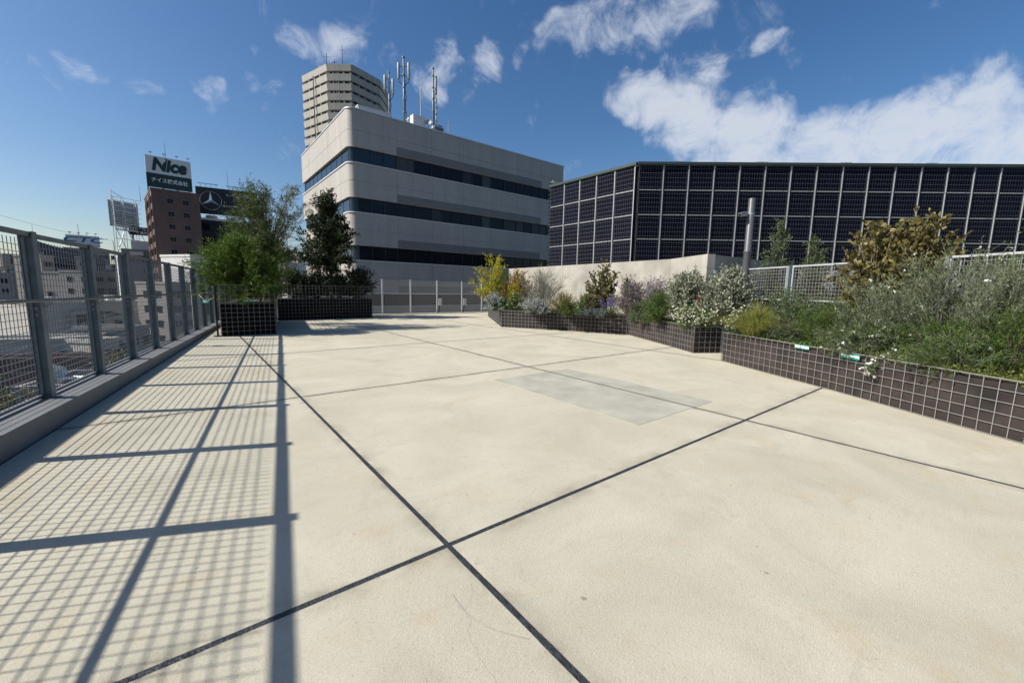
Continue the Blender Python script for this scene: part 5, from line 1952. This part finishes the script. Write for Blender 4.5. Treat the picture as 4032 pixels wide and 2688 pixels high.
SP = [
    ('rosemary_shrub', 'dense dark green bush at the bend left of the silvery shrub', 2530, 2665, 1155, 12.6, 'lf_mid', 110, 13, 9, .24, .05, .012, dict(z_lo=.05, ry=1.1)),
    ('grey_trailing_shrub', 'grey-purple trailing shrub spilling over the bend of the planter', 2470, 2560, 1195, 13.6, 'lf_sage', 60, 10, 7, .2, .045, .014, dict(z_lo=.0, droop=.2)),
    ('silver_leaf_shrub', 'big silvery-leaved shrub in front of the wall corner, left half', 2640, 2800, 1075, 12.2, 'lf_silver_green', 90, 12, 8, .28, .10, .038, dict(z_lo=.15)),
    ('silver_leaf_shrub', 'big silvery-leaved shrub beside the camera pole, right half', 2770, 2955, 1062, 11.4, 'lf_silver_green', 105, 12, 8, .28, .10, .038, dict(z_lo=.15)),
    ('white_daisies', 'mound of white daisies hanging over the planter corner', 2655, 2820, 1212, 11.15, 'lf_mid', 100, 10, 8, .17, .06, .010, dict(z_lo=.0, flowers=('petal_cream', 330, .040, .15), droop=.05)),
    ('red_leaf_plant', 'small rusty red leaved plant behind the daisies', 2735, 2785, 1175, 11.5, 'lf_red', 16, 8, 6, .14, .05, .02, dict(z_lo=.3)),
]
for nm, lab, a, b_, py, Y, lf, st, tg, pe, tw_, L_, W_, ex in SP:
    b, h, r = spot(a, b_, py, Y, SZ)
    plant(nm, lab, 'flowers' if 'daisies' in nm else 'shrub', b, h, r, lf, st, tg, pe, tw_, L_, W_, group=G1, **ex)

# ---- nearest planter
SN = .635
b, h, r = spot(2830, 2910, 1230, 9.75, SN)
plant('white_daisies', 'small clump of white daisies at the left corner of the nearest planter', 'flowers', (b[0] + .22, b[1], SN), h, r, 'lf_mid', 36, 9, 8, .15, .05, .010, group=G1, z_lo=.0, flowers=('petal_cream', 90, .036, .1))
p = at(2975, 1300, 8.95)
grassy('grass_tussock', 'yellow-green tussock of fine arching grass on the nearest planter', (p.x, 8.95, SN), .88, .95, 'lf_grass', 2000, .0055, .62)
p = at(2917, 1285, 9.25)
t = thing('plant_tag', 'small white plant tag stuck in the nearest planter by the grass', 'tag', (5.10, 9.05, SN - .02))
MB().box(-.004, .004, -.004, .004, 0, .16).box(-.016, .016, -.006, -.004, .10, .27).build('stake', 'sign_white', t)
SP = [
    ('sage_shrub', 'grey-green low shrub right of the grass tussock', 3030, 3250, 1190, 8.6, 'lf_sage', 110, 12, 8, .26, .055, .016, dict(z_lo=.05)),
    ('sage_shrub', 'grey-green taller shrub behind the grass, before the mesh fence', 3010, 3200, 1150, 9.6, 'lf_sage', 90, 12, 8, .28, .055, .018, dict(z_lo=.1)),
    ('rosemary_shrub', 'green needle-leaved shrub behind the teal KEEP GREEN sign', 3150, 3400, 1215, 7.6, 'lf_mid', 130, 13, 9, .24, .045, .008, dict(z_lo=.0, up=.4)),
]
for nm, lab, a, b_, py, Y, lf, st, tg, pe, tw_, L_, W_, ex in SP:
    b, h, r = spot(a, b_, py, Y, SN)
    plant(nm, lab, 'shrub', b, h, r, lf, st, tg, pe, tw_, L_, W_, group=G1, **ex)
b, h, r = spot(3330, 3620, 905, 7.9, SN)
plant('brown_leaf_shrub', 'tall shrub with big round brown autumn leaves, left part', 'shrub', (b[0] + .0, b[1], SN), h, r * .85, 'lf_brown', 46, 11, 8, .30, .09, .075, .9, group=G1, z_lo=.3, sr=.012, twig_wood=True, bark='bark_pale', fold=.12,
      prof=[(.2, .5), (.45, .95), (.7, 1), (.88, .7), (1, .35)])
b, h, r = spot(3500, 3800, 850, 7.5, SN)
plant('brown_leaf_shrub', 'tall shrub with big round brown autumn leaves, higher right part', 'shrub', (b[0] - .1, b[1], SN), h, r * .78, 'lf_brown', 46, 11, 8, .30, .09, .075, .9, group=G1, z_lo=.45, sr=.012, twig_wood=True, bark='bark_pale', fold=.12,
      prof=[(.3, .5), (.55, .95), (.75, 1), (.9, .6), (1, .4)], lean=(.1, 0))
for px0, px1, py, Y, lab, sc_ in ((3280, 3700, 1120, 6.9, 'wispy grey-green shrub with white flowers in the nearest planter, left one', 1.0), (3520, 3960, 1000, 6.3, 'tall wispy grey-green shrub with white flowers before the brown leaves', 1.0),
                                  (3830, 4150, 1060, 5.5, 'tall wispy grey-green shrub with white flowers at the right edge', 1.0)):
    b, h, r = spot(px0, px1, py, Y, SN)
    plant('grey_wispy_shrub', lab, 'shrub', (b[0], b[1], SN), h, r, 'lf_wispy', 105, 14, 11, .30, .056, .0105, .7, group=G1, z_lo=.12, sr=.0055, twig_wood=True, bark='twig_grey', up=.45, t_lo=.15,
          prof=[(0, .95), (.3, 1), (.6, .9), (1, .6)], flowers=('petal_white', 42, .034, .2), ry=.8)
for px0, px1, py, Y, lab in ((3330, 3620, 1290, 6.6, 'low green needle shrub under the wispy shrubs, near the teal signs'), (3580, 3900, 1270, 5.8, 'low green needle shrub under the wispy shrubs, towards the right edge'), (3850, 4200, 1240, 5.1, 'green needle shrub at the right edge of the picture')):
    b, h, r = spot(px0, px1, py, Y, SN)
    plant('needle_shrub', lab, 'shrub', b, h, r, 'lf_mid', 100, 12, 9, .22, .045, .008, group=G1, z_lo=.0, up=.4, ry=.8)


def groundcover(label, edge_a, edge_b, depth, mat, n, z, zr):
    a, b = Vector(edge_a), Vector(edge_b)
    d = (b - a)
    nrm_ = Vector((-d.y, d.x)).normalized()
    f, g_ = npr.uniform(0, 1, n), npr.uniform(0.04, 1, n)
    P = np.stack([f * d.x + nrm_.x * depth * g_, f * d.y + nrm_.y * depth * g_, z + npr.uniform(0, zr, n) * (1 + .6 * np.sin(f * 23) * np.cos(g_ * 9))], 1)
    o = link('ground_cover', leaf_mesh('ground_cover', P, rand_dirs(n, .6), npr.uniform(.02, .045, n), npr.uniform(.015, .03, n), mat), None, (a.x, a.y, 0))
    tag(o, label, 'ground cover', kind='stuff')


groundcover('yellow-green creeping ground cover along the edge of the nearest planter', (5.45, 6.5), (5.93, 1.7), .60, 'lf_ground', 7500, SN - .015, .10)
groundcover('low mixed green ground cover over the soil of the far right planter', Rb, (4.2, 15.0), .9, 'lf_mid', 5000, SZ - .01, .09)
groundcover('low green ground cover over the soil of the bend planter', Rd, Rf, .7, 'lf_mid', 4000, SZ - .01, .09)
groundcover('dark green ground cover at the left end of the nearest planter', Na, Nb, 1.1, 'lf_mid', 6000, SN - .01, .09)

# ---- sprays that hang over the edge of the nearest planter
for x, y, hh, rr, lab, lf, fl in ((5.62, 8.25, .28, .32, 'grey-green sprays hanging over the edge near the left teal sign', 'lf_sage', None), (5.66, 6.98, .34, .36, 'green sprays just right of the KEEP GREEN sign', 'lf_mid', ('petal_white', 10, .03, .1)),
                                  (5.62, 6.55, .36, .42, 'grey-green sprays with white flowers between the two teal signs', 'lf_wispy', ('petal_white', 14, .032, .1)), (5.85, 5.3, .38, .5, 'green sprays at the planter edge right of the teal signs', 'lf_mid', None)):
    plant('trailing_shrub', lab, 'shrub', (x, y, SN), hh, rr, lf, 60, 11, 9, .22, .048, .010, .8, group=G1, z_lo=-.25, droop=.18, start=.25, sr=.004, bark='twig_grey', twig_wood=True, flowers=fl, jit=.15)
p = at(3482, 1455, 6.05)
plant('hanging_flowers', 'cluster of white flowers hanging down the outside of the nearest planter', 'flowers', (5.52, 6.05, SN), .12, .16, 'lf_wispy', 26, 8, 6, .12, .035, .008, .8, group=G1, z_lo=-1.4, droop=.5, start=.9, sr=.003, bark='twig_grey',
      flowers=('petal_white', 30, .034, -2.5), lean=(.10, -.02), t_lo=.5)

# ---- behind the mesh fence
for px0, px1, py, Y, lab in ((3010, 3140, 882, 13.6, 'upright grey-green conifer behind the mesh fence, left spike'), (3150, 3280, 955, 12.6, 'shorter grey-green conifer behind the mesh fence, right spike')):
    b, h, r = spot(px0, px1, py, Y, 0)
    plant('young_conifer', lab, 'shrub', b, h, r * 1.05, 'lf_sage', 70, 12, 8, .26, .07, .022, .7, z_lo=.35, sr=.01, trunk=(h * .96, .03, 0, 0), prof=[(.3, 1.0), (.6, .95), (.75, .6), (.9, .28), (1, .08)], up=.3)
for px0, px1, py, Y, lab in ((2960, 3120, 1062, 11.9, 'green hedge shrub behind the mesh fence, left'), (3090, 3260, 1072, 11.2, 'green hedge shrub behind the mesh fence, middle'), (3230, 3390, 1085, 10.4, 'green hedge shrub behind the mesh fence, right')):
    b, h, r = spot(px0, px1, py, Y, 0)
    plant('hedge_shrub', lab, 'shrub', b, h, r * 1.1, 'lf_dark', 60, 12, 9, .30, .07, .026, .9, z_lo=.2, sr=.008, ry=.8)
b, h, r = spot(3990, 4200, 905, 8.2, 0)
plant('conifer', 'dark green flat-sprayed conifer at the right edge before the solar panels', 'tree', b, h, r, 'lf_mid', 40, 12, 9, .35, .07, .02, .7, z_lo=.4, sr=.012, trunk=(h * .9, .05, 0, 0))

# ---- trees down in the street, seen through the left fence
for k, (px, py, Y, rr, lab, mt) in enumerate(((30, 1520, 17, 1.6, 'olive-brown tree crown just below the fence at the far left', 'lf_olive'), (-120, 1470, 20, 2.0, 'green tree crown below the fence, beyond the left edge', 'lf_mid'),
                                              (455, 1400, 26, 1.5, 'thin leafy tree below the fence between second and third post', 'lf_olive'), (560, 1440, 28, 1.9, 'rusty bush tops below the fence beside the third post', 'lf_rust'),
                                              (655, 1350, 36, 2.0, 'green bushes below the fence beyond the fourth post', 'lf_olive'), (735, 1290, 50, 2.4, 'green street tree far below, near the pale ribbed block', 'lf_mid'))):
    c = at(px, py, Y)
    hh = c.z - GROUND_Z
    plant('street_tree', lab, 'tree', (c.x, c.y, GROUND_Z), hh, rr, mt, 70, 12, 7, .7, .16, .08, .9, trunk=(hh * .95, .16, 0, 0), prof=[(.75, .5), (.85, 1), (.93, .9), (1, .4)], z_lo=.78, sr=.03, up=.1, t_lo=.5)
